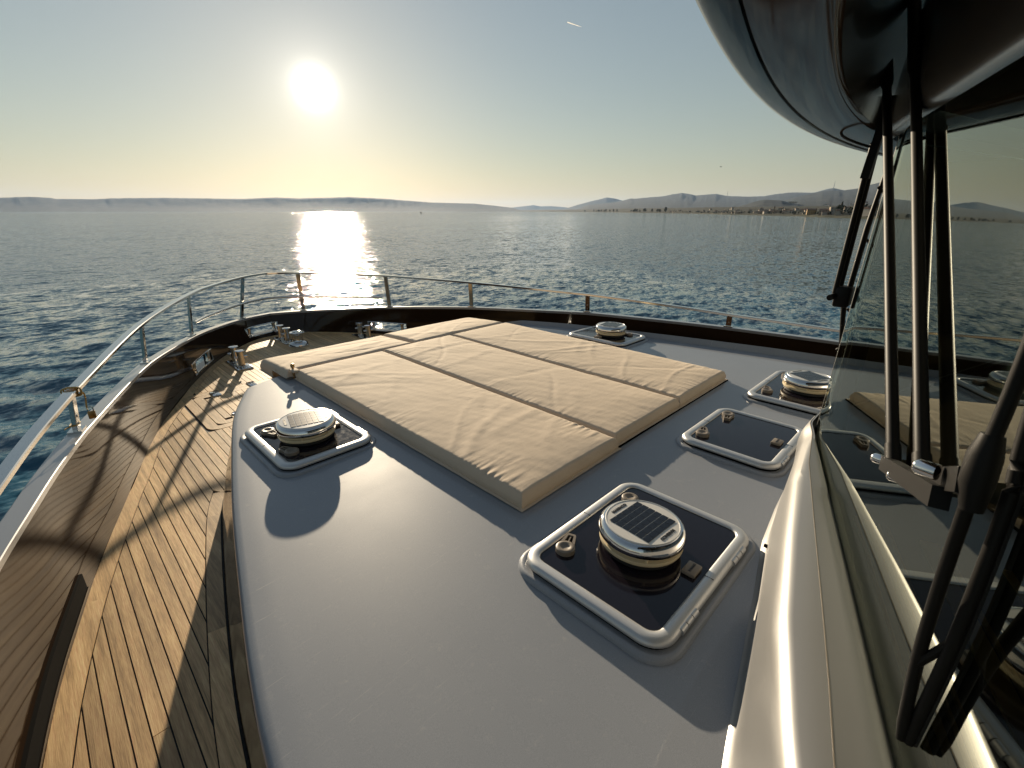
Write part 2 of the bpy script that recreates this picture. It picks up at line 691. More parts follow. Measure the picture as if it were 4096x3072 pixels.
def ridge(name, prof, dist, front, back, label, rough=0.05, step=0.12, seed=0):
    """a ridge of hills: skyline given as (bearing, elevation) degrees at distance dist"""
    prof = sorted(prof)
    a = np.array(prof)
    azs = np.arange(a[0, 0], a[-1, 0] + 1e-6, step)
    rows = []
    nrow = 16
    for az in azs:
        el = np.interp(az, a[:, 0], a[:, 1])
        H = math.tan(R(max(el, 0.0))) * dist - SEA
        H += (noise.noise((az * 3.0, seed, 0)) * 0.012 + noise.noise((az * 12, seed, 3)) * 0.008 + noise.noise((az * 38, seed, 3)) * 0.006) * max(H, 10)
        row = []
        for i in range(nrow):
            t = i / (nrow - 1)
            if t <= 0.7:
                q = t / 0.7
                r = front + (dist - front) * q
                h = H * (0.55 * q + 0.45 * q * q)
                gul = noise.noise((az * 1.7 + q, q * 3.5, seed + 9)) * 0.07 + noise.noise((az * 6 + q, q * 7, seed + 5)) * 0.03
                h *= 1 + gul * math.sin(math.pi * q) * 0.9
                if i == 0:
                    h = -2.0
            else:
                q = (t - 0.7) / 0.3
                r = dist + (back - dist) * q
                h = H * (1 - q) - 2 * q
            row.append(polar(az, r, SEA + h))
        rows.append(row)
    o = solo(name, grid(rows), M['hill'], kind='structure', label=label, boat=False, base=polar(float(a[:, 0].mean()), dist, SEA))
    return o


ISL = [(-14, 0.2), (-9, 0.75), (-4, 1.0), (-0.05, 1.092), (1.62, 1.21), (2.87, 1.148), (3.24, 1.057), (5.74, 1.078), (6.95, 1.169), (10.61, 1.281), (12.56, 1.277), (17.29, 1.26), (20.29, 1.449), (22.65, 1.379), (27.67, 1.576), (31.61, 1.389), (36.38, 1.02), (41.31, 0.897), (43.89, 0.632), (45.61, 0.431), (47.2, 0.02)]
FARH = [(43.0, 0.02), (45.61, 0.431), (48.19, 0.726), (48.96, 0.585), (50.13, 0.618), (51.89, 0.474), (54, 0.15)]
MID = [(51.2, 0.05), (51.55, 0.2), (53.04, 0.69), (54.62, 1.119), (55.75, 1.383), (56.53, 1.572), (57.32, 1.461), (58.29, 1.191), (59.84, 0.622), (61, 0.1)]
MAIN = [(52.4, 0.02), (53.06, 0.2), (54.42, 0.742), (57.02, 0.972), (58.29, 1.191), (59.11, 1.42), (59.55, 1.385), (60.85, 1.513), (62.57, 1.624), (63.5, 1.832), (64.43, 1.945), (65.06, 1.886), (65.91, 1.674), (67.92, 1.821), (69.04, 1.588), (71.09, 1.495), (72.53, 1.534), (73.32, 1.677), (74.74, 1.862), (75.58, 1.847), (76.85, 1.796), (77.89, 2.122), (78.36, 2.21), (79.12, 1.994), (80.47, 1.672), (84, 0.8)]
RIGHT = [(71, 0.1), (72.5, 0.536), (74.42, 1.089), (75.4, 1.424), (76.5, 1.646), (77.69, 1.927), (79.13, 1.948), (80.49, 2.11), (81.0, 2.333), (82.14, 2.706), (84.45, 3.164), (86.4, 3.251), (88.76, 3.021), (94, 2.6), (102, 1.9), (112, 1.0), (122, 0.2)]
HILL = [(66, 0.02), (67.55, 0.09), (69.0, 0.255), (69.92, 0.401), (71.07, 0.761), (71.93, 1.042), (72.52, 1.179), (73.21, 1.151), (74.16, 1.078), (75.12, 0.838), (76.47, 0.516), (77.78, 0.236), (79, 0.05)]
ridge('island_hills', ISL, 9000, 7400, 10500, 'long low wooded island ridge under the sun', seed=1)
ridge('distant_hills', FARH, 16000, 14500, 17500, 'faint far hills between the island and the mountains', seed=2)
ridge('mountain_cone', MID, 11500, 9500, 13000, 'pale pointed mountain left of the long range', seed=3)
ridge('mountain_range', MAIN, 8200, 3600, 10500, 'long mountain range above the coastal town', seed=4)
ridge('mountain_slope', RIGHT, 5200, 1500, 8000, 'big mountain flank rising behind the windscreen edge', seed=5)
ridge('wooded_hill', HILL, 2600, 1500, 3200, 'dark wooded hill behind the town', seed=6)

SHORE = [(46, 6900), (47.21, 6700), (50, 4600), (55.81, 2500), (60, 1560), (64.0, 1150), (69.09, 740), (72.67, 616), (76.0, 522), (77.94, 433), (82.12, 346), (85.82, 283), (90.65, 227), (98, 190), (112, 170), (124, 180)]
shore_r = interp(SHORE)


def coast_land():
    rows = []
    for az in np.arange(46, 124, 0.25):
        r0 = shore_r(az) * (1 + 0.012 * noise.noise((az * 4, 0, 0)))
        row = []
        for i, (dr, h) in enumerate(((0, -1.2), (4, 0.5), (9, 1.1), (40, 2.2), (150, 5), (500, 12), (1600, 22), (3500, 30))):
            row.append(polar(az, r0 + dr, SEA + h + (0.4 * noise.noise((az * 5, i, 2)) if i > 1 else 0)))
        rows.append(row)
    solo('coastal_plain', grid(rows), M['beach'], kind='structure', label='low shore running under the mountains', boat=False, base=polar(75, 700, SEA))


coast_land()


def house_mesh(w, d, h, rh):
    """plastered house with pitched roof; returns parts"""
    wall = box(-w / 2, w / 2, -d / 2, d / 2, 0, h)
    e = 0.35
    V = [(-w / 2 - e, -d / 2 - e, h + .004), (w / 2 + e, -d / 2 - e, h + .004), (w / 2 + e, d / 2 + e, h + .004), (-w / 2 - e, d / 2 + e, h + .004), (-w / 2 - e, 0, h + rh), (w / 2 + e, 0, h + rh)]
    F = [(0, 1, 5, 4), (2, 3, 4, 5), (0, 4, 3), (1, 2, 5), (0, 3, 2, 1)]
    wins = []
    nx = max(2, int(w / 2.4))
    for fl in range(max(1, int(h / 2.8))):
        for i in range(nx):
            x = -w / 2 + (i + 0.5) * w / nx
            wins.append(box(x - 0.45, x + 0.45, -d / 2 - 0.06, -d / 2 + 0.05, 0.9 + fl * 2.8, 2.2 + fl * 2.8))
    return wall, (V, F), wins


HOUSES = []
for i, (w, d, h, rh, mk) in enumerate(((8, 7, 5.6, 1.8, 'wall_white'), (11, 8, 5.6, 1.6, 'wall_stone'), (7, 7, 8.4, 1.8, 'wall_white'), (14, 9, 8.4, 2.0, 'wall_ochre'), (6, 6, 3.2, 1.4, 'wall_stone'))):
    wall, roof, wins = house_mesh(w, d, h, rh)
    HOUSES.append((mesh('house_wall', wall, False), mesh('house_roof', roof, False), [mesh('house_window', q, False) for q in wins], mk))


def place_house(kind, az, r, z, label, group=None, rot=0.0, scale=1.0, windows=False):
    wm, rm, wn, mk = HOUSES[kind]
    t = thing('house', label, 'house', polar(az, r, z), -R(az) + rot, group, boat=False)
    t.scale = (scale,) * 3
    link('wall', wm, M[mk], t)
    link('roof', rm, M['roof_tile'], t)
    if windows:
        for q in wn:
            link('window', q, M['window_dark'], t)


hr = random.Random(5)
LND = ((62, 'the low wooded point'), (66, 'the pale pointed mountain'), (69, 'the saddle mast'), (72, 'the wooded hill'), (74.8, 'the bell tower'), (77, 'the lone ochre house'), (79.3, 'the stone waterfront house'), (82, 'the near pines'), (99, 'the windscreen edge'))


def near_what(az):
    return min(LND, key=lambda q: abs(q[0] - az))[1]



for i in range(110):
    az = hr.uniform(62, 84) if i > 30 else hr.uniform(66, 77)
    back = hr.choice((14, 20, 35, 60, 90, 140, 220))
    r = shore_r(az) + back + hr.uniform(0, 12)
    zz = SEA + float(np.interp(back, (9, 40, 150, 500), (1.1, 2.2, 5, 12))) - 0.3
    if 79.2 < az < 82 and back < 60:
        continue
    place_house(hr.choice((0, 0, 1, 2, 4)), az, r, zz, ('small pale house in the shoreline town near ' if back > 25 else 'small waterfront house of the distant town near ') + near_what(az), 'houses of the shoreline town', hr.uniform(-0.5, 0.5), hr.uniform(0.22, 0.5))
for i in range(46):      # houses up the slope behind the trees
    az = hr.uniform(78, 86)
    q = hr.uniform(0.02, 0.22)
    r = 1500 + 3700 * q
    el = np.interp(az, [p[0] for p in RIGHT], [p[1] for p in RIGHT])
    H = (math.tan(R(el)) * 5200 - SEA) * (0.55 * q + 0.45 * q * q)
    place_house(hr.choice((0, 2, 1)), az, r, SEA + H + 2, 'white house on the mountain slope above the trees', 'houses on the slope', hr.uniform(-0.5, 0.5), hr.uniform(0.6, 1.1))
place_house(2, 78.75, 452, SEA + 1.2, 'tall ochre waterfront house beside the dark pines', None, 0.2, 0.72, True)
tag([o for o in COL.objects if o.get('label', '').startswith('tall ochre')][0].children[0], 'sunlit ochre wall').data = HOUSES[2][0].copy()
_o = [o for o in COL.objects if o.get('label', '').startswith('tall ochre')][0].children[0]
_o.data.materials.clear()
_o.data.materials.append(M['wall_ochre'])
place_house(1, 78.1, 455, SEA + 1.2, 'low stone house left of the ochre waterfront house', None, -0.1, 0.7, True)
place_house(3, 76.95, 500, SEA + 1.3, 'wide ochre house alone on the wooded shore', None, 0.1, 0.5, True)
place_house(0, 81.6, 372, SEA + 1.4, 'white gabled house half hidden among the pines', None, 0.9, 0.75, True)
t = thing('church', 'church with slim bell tower in the middle of the town', 'church', polar(73.95, 640, SEA + 3), -R(74), boat=False)
t.scale = (.5, .5, .5)
part('nave', box(-5, 9, -4, 4, 0, 6), M['wall_stone'], t, False)
part('bell_tower', box(-8, -5.02, -1.5, 1.5, 0, 11), M['wall_stone'], t, False)
part('spire', ([(-8.2, -1.7, 11.004), (-4.8, -1.7, 11.004), (-4.8, 1.7, 11.004), (-8.2, 1.7, 11.004), (-6.5, 0, 14)], [(0, 1, 4), (1, 2, 4), (2, 3, 4), (3, 0, 4), (3, 2, 1, 0)]), M['roof_tile'], t, False)
solo('warehouse', box(-15, 15, -6, 6, 0, 3.6), M['wall_white'], 'long white sunlit warehouse above the town', 'warehouse', boat=False, smooth=False).location = polar(75.2, 1450, SEA + 24)


def tree_mesh(seed, pine=True):
    rg = random.Random(seed)
    V, F = [], []
    for i in range(260):
        if pine:
            z = rg.uniform(2.2, 8.6)
            rad = (2.6 * (1 - ((z - 5.2) / 3.6) ** 2) + 0.35) if z > 2 else 0
            rad = max(rad, 0.2)
        else:
            z = rg.uniform(1, 11)
            rad = 1.15 * (1 - (z - 1) / 10.6) + 0.12
        a = rg.uniform(0, 6.283)
        q = rad * math.sqrt(rg.random())
        c = Vector((q * math.cos(a), q * math.sin(a), z))
        s = rg.uniform(0.35, 0.75)
        d1 = Vector((rg.gauss(0, 1), rg.gauss(0, 1), rg.gauss(0, .6))).normalized() * s
        d2 = Vector((rg.gauss(0, 1), rg.gauss(0, 1), rg.gauss(0, .6))).normalized() * s
        o = len(V)
        V += [tuple(c - d1), tuple(c + d2), tuple(c + d1), tuple(c - d2)]
        F.append((o, o + 1, o + 2, o + 3))
    return V, F


TREES = [(mesh('tree_crown', tree_mesh(s, p), False), mesh('tree_trunk', tube([(0, 0, -0.5), (0.1, 0, 2), (0.05, 0.1, 5)], [0.28, 0.2, 0.1], 6), True)) for s, p in ((1, True), (2, True), (3, True), (4, False), (5, False))]


def place_tree(kind, az, r, z, s, label, group):
    t = thing('tree', label, 'tree', polar(az, r, z), hr.uniform(0, 6), group, boat=False)
    t.scale = (s, s, s * hr.uniform(0.85, 1.1))
    link('crown', TREES[kind][0], M['crown'], t)
    link('trunk', TREES[kind][1], M['bark'], t)


for i in range(34):
    az = hr.uniform(79.05, 84.5)
    place_tree(hr.choice((0, 1, 2, 3, 4, 0)), az, shore_r(az) + hr.uniform(14, 55), SEA + 1.3, hr.uniform(0.55, 0.95), 'dark pine or cypress in the clump on the near shore', 'pines of the near shore')
for i in range(70):
    az = hr.uniform(64, 79)
    place_tree(hr.choice((0, 1, 2, 2, 4)), az, shore_r(az) + hr.uniform(14, 75), SEA + 1.3, hr.uniform(0.22, 0.45), 'small dark shore tree among the houses near ' + near_what(az), 'trees of the far shore')
for i in range(26):
    az = hr.uniform(54, 63)
    place_tree(hr.choice((0, 1, 2)), az, shore_r(az) + hr.uniform(14, 60), SEA + 1.3, hr.uniform(1.0, 1.5), 'distant tree on the low wooded point', 'trees of the low point')

t = thing('motor_boat', 'tiny dark motor boat far out near the island', 'boat', polar(35.23, 1150, SEA), R(60), boat=False)
part('hull', ([(-4, -1.3, 0.1), (3, -1.3, .1), (4.6, 0, .1), (3, 1.3, .1), (-4, 1.3, .1), (-4, -1.5, 1.3), (3.2, -1.5, 1.5), (5.4, 0, 1.7), (3.2, 1.5, 1.5), (-4, 1.5, 1.3)], [(0, 1, 6, 5), (1, 2, 7, 6), (2, 3, 8, 7), (3, 4, 9, 8), (4, 0, 5, 9), (5, 6, 7, 8, 9), (4, 3, 2, 1, 0)]), M['black_metal'], t, False)
part('cabin', bbox(-2, 1.5, -1, 1, 1.45, 3.1, .2), M['black_metal'], t, False)
for az, el, dist, hh, lb in ((69.02, 1.58, 8150, 60, 'thin mast on the saddle of the long range'), (78.36, 2.2, 8150, 75, 'antenna mast on the sharp summit')):
    z = math.tan(R(el)) * dist
    solo('antenna_mast', tube([polar(az, dist, z - 15), polar(az, dist, z + hh)], [3.5, 1.5], 6), M['black_metal'], lb, 'mast', boat=False)
bp = Vector(polar(68.0, 300, math.tan(R(4.295)) * 300))
solo('bird', ([tuple(bp + Vector(q)) for q in ((-1.0, .3, .25), (-.4, .1, .45), (0, 0, .2), (.4, -.1, .5), (1.0, -.3, .3), (0, .12, .08), (0, -.12, .08), (.02, .02, .02))], [(0, 1, 5), (1, 2, 5), (2, 3, 6), (3, 4, 6), (2, 5, 6), (5, 7, 6), (1, 2, 6, 5)]), M['black_matte'], 'single dark bird high over the right hand sea', 'bird', boat=False)
for a0, e0, a1, e1, lb in ((51.36, 17.48, 52.8, 17.07, 'short white contrail high in the sky'),):
    p0, p1 = Vector(polar(a0, 9000, math.tan(R(e0)) * 9000)), Vector(polar(a1, 9000, math.tan(R(e1)) * 9000))
    solo('contrail', tube([p0.lerp(p1, q) for q in (0, .25, .5, .75, 1)], [7, 6, 5, 4, 1], 8), M['cloud'], lb, 'contrail', boat=False)

# ------------------------------------------------------------------ haze over the bay
m = bpy.data.materials.new('sea_haze')
m.use_nodes = True
m.node_tree.nodes.clear()
_out = m.node_tree.nodes.new('ShaderNodeOutputMaterial')
_pv = m.node_tree.nodes.new('ShaderNodeVolumePrincipled')
_pv.inputs['Color'].default_value = (0.48, 0.68, 1.0, 1)
_pv.inputs['Density'].default_value = 3.0e-5
_pv.inputs['Anisotropy'].default_value = 0.25
m.node_tree.links.new(_pv.outputs[0], _out.inputs['Volume'])
hz = link('haze', mesh('haze', box(-19500, 19500, -19500, 19500, SEA - 3.5, 480), False), m)
tag(hz, 'thin bluish evening haze over the bay', kind='stuff')

# ================================================================== the yacht
DK = -1.2                                         # teak deck level


def zc(x, y=0.0):                                 # cambered cabin top
    return -0.828 + 0.006 * x - 0.006 * x * x


# half breadths by station (forward is +y)
foot_w = catmull([(5.06, 0.0), (4.985, 0.26), (4.62, 0.60), (4.153, 0.905), (3.652, 1.150), (3.27, 1.325), (3.0, 1.428), (2.587, 1.555), (2.446, 1.604), (2.018, 1.735), (1.661, 1.83), (1.246, 1.915), (0.5, 2.01), (-0.6, 2.09), (-2.6, 2.13)], 8)
CAPP = catmull([(0, 5.19), (0.304, 5.052), (0.62, 4.690), (0.886, 4.276), (1.30, 3.45), (1.679, 2.34), (1.838, 1.80), (1.972, 1.20), (2.09, 0.2), (2.16, -1.0), (2.19, -2.6)], 12)
cap_z = interp([(5.3, -0.992), (5.05, -0.982), (4.276, -0.911), (3.45, -0.856), (2.34, -0.800), (1.21, -0.795), (0, -0.790), (-3, -0.775)])


def both(P):
    """port side from aft to the bow, then the starboard side back: list of (x, y)"""
    port = [(-x, y) for x, y in P[::-1]]
    return port + [(x, y) for x, y in P[1:]]


CAP = [(x, y, cap_z(y)) for x, y in both(CAPP)]
FOOT = both([(x, y) for y, x in foot_w])


def resample(P, n):
    P = np.asarray(P, float)
    s = np.concatenate([[0], np.cumsum(np.linalg.norm(np.diff(P, axis=0), axis=1))])
    t = np.linspace(0, s[-1], n)
    return np.stack([np.interp(t, s, P[:, k]) for k in range(P.shape[1])], 1)


NB = 301
capP = resample(CAP, NB)
footP = np.zeros((NB, 2))
foot_d = np.zeros(NB)
foot_n = np.zeros((NB, 2))
fp = np.asarray(FOOT)
# match each cap station with the deck edge along the inward normal
for i in range(NB):
    d = capP[min(i + 1, NB - 1)] - capP[max(i - 1, 0)]
    nrm2 = np.array([d[1], -d[0]])
    nrm2 /= np.linalg.norm(nrm2)
    best = None
    for k in range(len(fp) - 1):
        a, b = fp[k], fp[k + 1]
        Mx = np.array([nrm2, a - b]).T
        if abs(np.linalg.det(Mx)) < 1e-9:
            continue
        q = np.linalg.solve(Mx, a - capP[i, :2])
        if -0.001 <= q[1] <= 1.001 and -0.02 < q[0] < 0.4 and (best is None or q[0] < best):
            best = q[0]
    foot_d[i] = max(best if best is not None else 0.06, 0.035)
    foot_n[i] = nrm2
kern = np.hanning(27)
kern /= kern.sum()
foot_d = np.convolve(np.pad(foot_d, 13, mode='edge'), kern, mode='valid')
footP = capP[:, :2] + foot_n * foot_d[:, None]


def station_near(x, y):
    return int(np.argmin((capP[:, 0] - x) ** 2 + (capP[:, 1] - y) ** 2))


bul = thing('bulwark', 'dark brown gloss bulwark with grey cap curving round the bow', 'bulwark', (0, 5.19, DK))
part('cap', sweep(capP, [(-0.030, -0.020), (-0.031, -0.006), (-0.024, 0.0), (0.0265, 0.0), (0.0290, -0.0025), (0.0285, -0.020)]), M['cap'], bul, world=True)

# openings for the fairleads: (centre station, half width in stations)
z1, z2 = -1.165, -1.075
OPEN = [(station_near(-0.90, 4.25), 4), (station_near(-0.16, 5.15), 4), (station_near(0.86, 4.31), 4)]
holes = set()
for c, h in OPEN:
    for k in range(c - h, c + h):
        holes.add(k)
inner, outer = [], []
for i in range(NB):
    c, f = capP[i], footP[i]
    d = capP[min(i + 1, NB - 1)] - capP[max(i - 1, 0)]
    nn = np.array([d[1], -d[0]])
    nn /= np.linalg.norm(nn)
    ci = c[:2] + nn * 0.027
    co = c[:2] - nn * 0.027
    zt = c[2] - 0.018
    inner.append([(*(f + (ci - f) * ((z - DK) / (zt - DK))), z) for z in (DK - 0.03, z1, z2, zt)])
    outer.append([(*(co + nn * 0.02 * (zt - z)), z) for z in (DK - 0.03, z1, z2, zt)])
V, F = [], []
for i in range(NB):
    V += inner[i] + outer[i]
for i in range(NB - 1):
    for j in range(3):
        if j == 1 and i in holes:
            continue
        a, b = i * 8 + j, (i + 1) * 8 + j
        F.append((a, b, b + 1, a + 1))
        F.append((a + 4, a + 5, b + 5, b + 4))
    if i in holes:
        for j in (1, 2):
            a, b = i * 8 + j, (i + 1) * 8 + j
            F.append((a, b, b + 4, a + 4))
for c, h in OPEN:
    for i in (c - h, c + h):
        a = i * 8
        F.append((a + 1, a + 2, a + 6, a + 5))
part('bulwark_panel', (V, F), M['gloss_brown'], bul, world=True)
rows = []
for i in range(NB):
    x, y, z = outer[i][0]
    row = [outer[i][0]]
    for q, k in ((0.35, 0.10), (0.7, 0.22), (1.0, 0.36)):
        row.append((x * (1 - k * 0.5), y - (y + 3) * k * 0.16, DK + (SEA - 0.5 - DK) * q))
    rows.append(row)
part('hull_side', grid(rows), M['gloss_black'], bul, world=True)
# scupper slot low in the port bulwark
sa, sb = station_near(-1.80, 1.83), station_near(-1.97, 0.75)
ins = [np.array(inner[i][0][:2]) * (1 - 0.0) + (np.array(inner[i][3][:2]) - np.array(inner[i][0][:2])) * 0.13 for i in range(NB)]
P3 = []
for i in range(min(sa, sb), max(sa, sb) + 1):
    d = capP[i + 1] - capP[i - 1]
    nn = np.array([d[1], -d[0]])
    nn /= np.linalg.norm(nn)
    P3.append((*(ins[i] + nn * 0.002), -1.165))
part('scupper_slot', sweep(np.array(P3), [(-0.02, 0.0), (0.004, 0.0), (0.004, 0.055), (-0.02, 0.055)]), M['black_matte'], bul, world=True)
part('scupper_lip', sweep(np.array(P3), [(0.001, -0.004), (0.008, -0.004), (0.008, 0.0), (0.001, 0.0)]), M['gloss_black'], bul, world=True)

# ------------------------------------------------------------------ guard rail
rail_xy = catmull([(0, 5.075), (0.259, 4.942), (0.60, 4.60), (0.853, 4.25), (1.274, 3.43), (1.663, 2.336), (1.838, 1.78), (1.968, 1.20), (2.085, 0.2), (2.155, -1.0), (2.185, -2.6)], 12)
rail_z = interp([(5.1, -0.570), (4.94, -0.575), (4.25, -0.593), (3.43, -0.618), (2.34, -0.646), (1.22, -0.704), (0, -0.735), (-3, -0.76)])
RAIL = np.array([(x, y, rail_z(y)) for x, y in both(rail_xy)])
RAIL = resample(RAIL, 220)
gr = thing('guard_rail', 'polished flat steel guard rail on short posts round the bow', 'rail', (0, 5.19, -0.99))
w_, h_ = 0.020, 0.009
part('top_rail', sweep(RAIL, [(-w_, -h_ + .003), (-w_, h_ - .003), (-w_ + .003, h_), (w_ - .003, h_), (w_, h_ - .003), (w_, -h_ + .003), (w_ - .003, -h_), (-w_ + .003, -h_)]), M['stainless'], gr, world=True)
posts = [((0.304, 5.052), (0.259, 4.942)), ((0.886, 4.276), (0.853, 4.25)), ((1.30, 3.45), (1.274, 3.43)), ((1.679, 2.34), (1.663, 2.336)), ((1.964, 1.24), (1.960, 1.24)), ((2.094, 0.15), (2.090, 0.15)), ((2.157, -0.95), (2.152, -0.95))]
for (bx, by), (tx, ty) in posts:
    for s in (-1, 1):
        b = Vector((s * bx, by, cap_z(by)))
        t_ = Vector((s * tx, ty, rail_z(ty) - 0.008))
        k = station_near(b.x, b.y)
        d = Vector(capP[min(k + 1, NB - 1)] - capP[k - 1])
        d.z = 0
        d.normalize()
        V, F = bar(b + Vector((0, 0, .004)), t_, 0.038, 0.016, up=(-d.y, d.x, 0))
        po = part('post', (V, F), M['stainless'], gr, smooth=False, world=True)
        bmm = bmesh.new()
        bmm.from_mesh(po.data)
        bmesh.ops.bevel(bmm, geom=bmm.edges[:], offset=0.002, segments=2, affect='EDGES')
        bmm.to_mesh(po.data)
        bmm.free()
        side = Vector((d.y, -d.x, 0))
        V, F = bar(b - d * 0.031 + Vector((0, 0, .004)), b + d * 0.031 + Vector((0, 0, .004)), 0.044, 0.008)
        part('foot_plate', (V, F), M['stainless'], gr, smooth=False, world=True)
        axis = (t_ - b).normalized()
        for hh in (0.030, 0.062):
            if (t_ - b).length > hh + 0.05:
                c = b + axis * hh + side * 0.0085
                part('screw', tube([c - side * .001, c + side * .0025], 0.0055, 10), M['chrome'], gr, world=True)
LOW = np.array([(p[0] * 1.0, p[1] + 0.05, -0.822) for p in RAIL if p[1] > 4.24])
part('lower_bar', tube(LOW, 0.0115, 10), M['stainless'], gr, world=True)

# cord and padlock on the port post
cw = thing('bungee_cord', 'ochre bungee cord looped round the port rail', 'cord', (-1.66, 2.40, -0.64))
loop = []
rc = Vector((-1.655, 2.36, -0.648))
rd = Vector((-0.33, -0.94, 0)).normalized()
rs = Vector((rd.y, -rd.x, 0))
if rs.x < 0:
    rs = -rs
for q in range(3):
    pts = []
    for i in range(28):
        a = 2 * math.pi * i / 28
        ca, sa_ = math.cos(a), math.sin(a)
        sq = lambda c_, e: math.copysign(abs(c_) ** e, c_)
        pts.append(rc + rs * sq(ca, .55) * (0.025 + .002 * q) + Vector((0, 0, 1)) * sq(sa_, .55) * (0.014 + .002 * q) + rd * (0.010 * (q - 1) + 0.012 * ca * (1 - q * .6)))
    loop.append(tube(pts, 0.0026, 8, closed=True))
part('rail_loop', join(*loop), M['cord'], cw, world=True)
dn = [rc + rs * 0.028 + Vector((0, 0, z)) + rd * 0.01 * math.sin(z * 60) for z in np.linspace(-.01, -0.075, 10)]
part('hanging_end', tube(dn, 0.0028, 8), M['cord'], cw, world=True)
b1 = Vector((-1.679, 2.34, -0.77))
pts = []
for i in range(24):
    a = 2 * math.pi * i / 24
    pts.append(b1 + rd * math.copysign(abs(math.cos(a)) ** .5, math.cos(a)) * .023 + rs * math.copysign(abs(math.sin(a)) ** .5, math.sin(a)) * .012)
part('post_loop', tube(pts, 0.0026, 8, closed=True), M['cord'], cw, world=True)
part('loose_tail', tube([b1 - rd * -.022, b1 + rd * .034 + rs * -.012, b1 + rd * .05 + rs * -.016], 0.0028, 8), M['cord'], cw, world=True)
pl = thing('padlock', 'small brass padlock hanging from the cord on the port post', 'padlock', tuple(rc + rs * 0.034 + Vector((0, 0, -0.118))))
part('lock_body', bbox(-.012, .012, -.007, .007, 0, .030, .003), M['brass'], pl)
part('shackle', tube([(-.008, 0, .029), (-.008, 0, .042), (-.004, 0, .049), (.004, 0, .049), (.008, 0, .042), (.008, 0, .029)], .0022, 8), M['stainless'], pl)

# ------------------------------------------------------------------ teak deck
foot_f = interp([(y, x) for y, x in foot_w])
cabin_foot = catmull([(2.86, 0.80), (2.62, 1.02), (2.45, 1.150), (2.142, 1.298), (1.841, 1.387), (1.302, 1.513), (0.914, 1.583), (0.3, 1.655), (-0.6, 1.70), (-2.6, 1.72)], 8)
cab_f = interp([(y, x) for y, x in cabin_foot])
MG = 0.056
fy = np.array(sorted([(y, x) for y, x in foot_w]))
cy_ = np.array(sorted([(y, x) for y, x in cabin_foot]))


def offset_curve(P, d):
    P = np.asarray(P, float)
    o = []
    for i in range(len(P)):
        t_ = P[min(i + 1, len(P) - 1)] - P[max(i - 1, 0)]
        n_ = np.array([t_[1], -t_[0]])
        n_ /= np.linalg.norm(n_)
        o.append(P[i] + n_ * d)
    return np.array(o)


footC = resample(FOOT, 300)
foot_in = offset_curve(footC, MG)
lim_in = foot_in[:len(foot_in) // 2 + 1]          # port half, aft to bow
cabC = resample([(-x, y) for y, x in cabin_foot[::-1]], 120)       # port, aft to forward
cab_out = offset_curve(cabC, -MG)


def y_front(x):                                   # forward end of a plank at breadth |x|
    P = lim_in
    return float(np.interp(-abs(x), P[:, 0], P[:, 1]))


def y_back(x):
    ax = abs(x)
    if ax < 0.80:
        return 2.90
    P = [(-p[0], p[1]) for p in (cab_out if ax > 1.30 else cabC)]
    P = sorted(P)
    return float(np.interp(ax, [p[0] for p in P], [p[1] for p in P]))


deck = solo('teak_deck', poly_prism([(x, y) for x, y in footC], DK - 0.03, DK - 0.004), M['caulk'], kind='structure', label='laid teak foredeck with black caulked seams', smooth=False)
PW, GAP = 0.0375, 0.0036
HX0, HX1, HY0, HY1 = -1.150, -0.52, 2.955, 3.690   # deck hatch


def plank(poly, name='plank', parent=None, z0=-0.006, z1=0.0, m='teak'):
    p = parent or deck
    return part(name, poly_prism(poly, DK + z0, DK + z1), M[m], p, smooth=False, world=True)


for i in range(-56, 56):
    x0 = i * PW + GAP / 2
    x1 = (i + 1) * PW - GAP / 2
    xm = (x0 + x1) / 2
    if abs(xm) > 2.06:
        continue
    f0, f1, k0, k1 = y_front(x0), y_front(x1), y_back(x0), y_back(x1)
    f0 = min(f0, 4.995)
    f1 = min(f1, 4.995)
    k0 = max(k0, -0.9)
    k1 = max(k1, -0.9)
    if abs(xm) > 1.84:
        k0 = k1 = max(-0.9, min(k0, k1))
    if f0 - k0 < 0.02 or f1 - k1 < 0.02:
        if max(f0 - k0, f1 - k1) < 0.05:
            continue
        f0, f1 = max(f0, k0 + .004), max(f1, k1 + .004)
    segs = [(k0, k1, f0, f1)]
    if HX0 - 0.02 < xm < HX1:
        segs = [(k0, k1, HY0 - GAP, HY0 - GAP)] if min(k0, k1) < HY0 - 0.05 else []
        if f0 > HY1 + .02:
            segs.append((HY1 + GAP, HY1 + GAP, f0, f1))
    for a0, a1, b0, b1_ in segs:
        # one butt joint in long planks, staggered
        L_ = b0 - a0
        if L_ > 1.5:
            yc = a0 + L_ * (0.35 + 0.3 * ((i * 37) % 10) / 10)
            plank([(x0, a0), (x1, a1), (x1, yc - .001), (x0, yc - .001)])
            plank([(x0, yc + .001), (x1, yc + .001), (x1, b1_), (x0, b0)])
        else:
            plank([(x0, a0), (x1, a1), (x1, b1_), (x0, b0)])

for a in range(0, 300, 20):                       # margin boards along the bulwark
    b = min(a + 20, 299)
    A = footC[a:b + 1]
    B = offset_curve(footC, MG - GAP)[a:b + 1]
    plank([tuple(p) for p in A] + [tuple(p) for p in B[::-1]], 'margin_board')
kk = [i for i in range(120) if cabC[i, 1] < 2.24]
for s in (-1, 1):
    for a in range(0, len(kk) - 1, 14):
        b = min(a + 14, len(kk) - 1)
        A = offset_curve(cabC, -0.004)[a:b + 1] * [-s, 1]
        B = offset_curve(cabC, -MG + GAP)[a:b + 1] * [-s, 1]
        plank([tuple(p) for p in A] + [tuple(p) for p in B[::-1]], 'inner_margin_board')

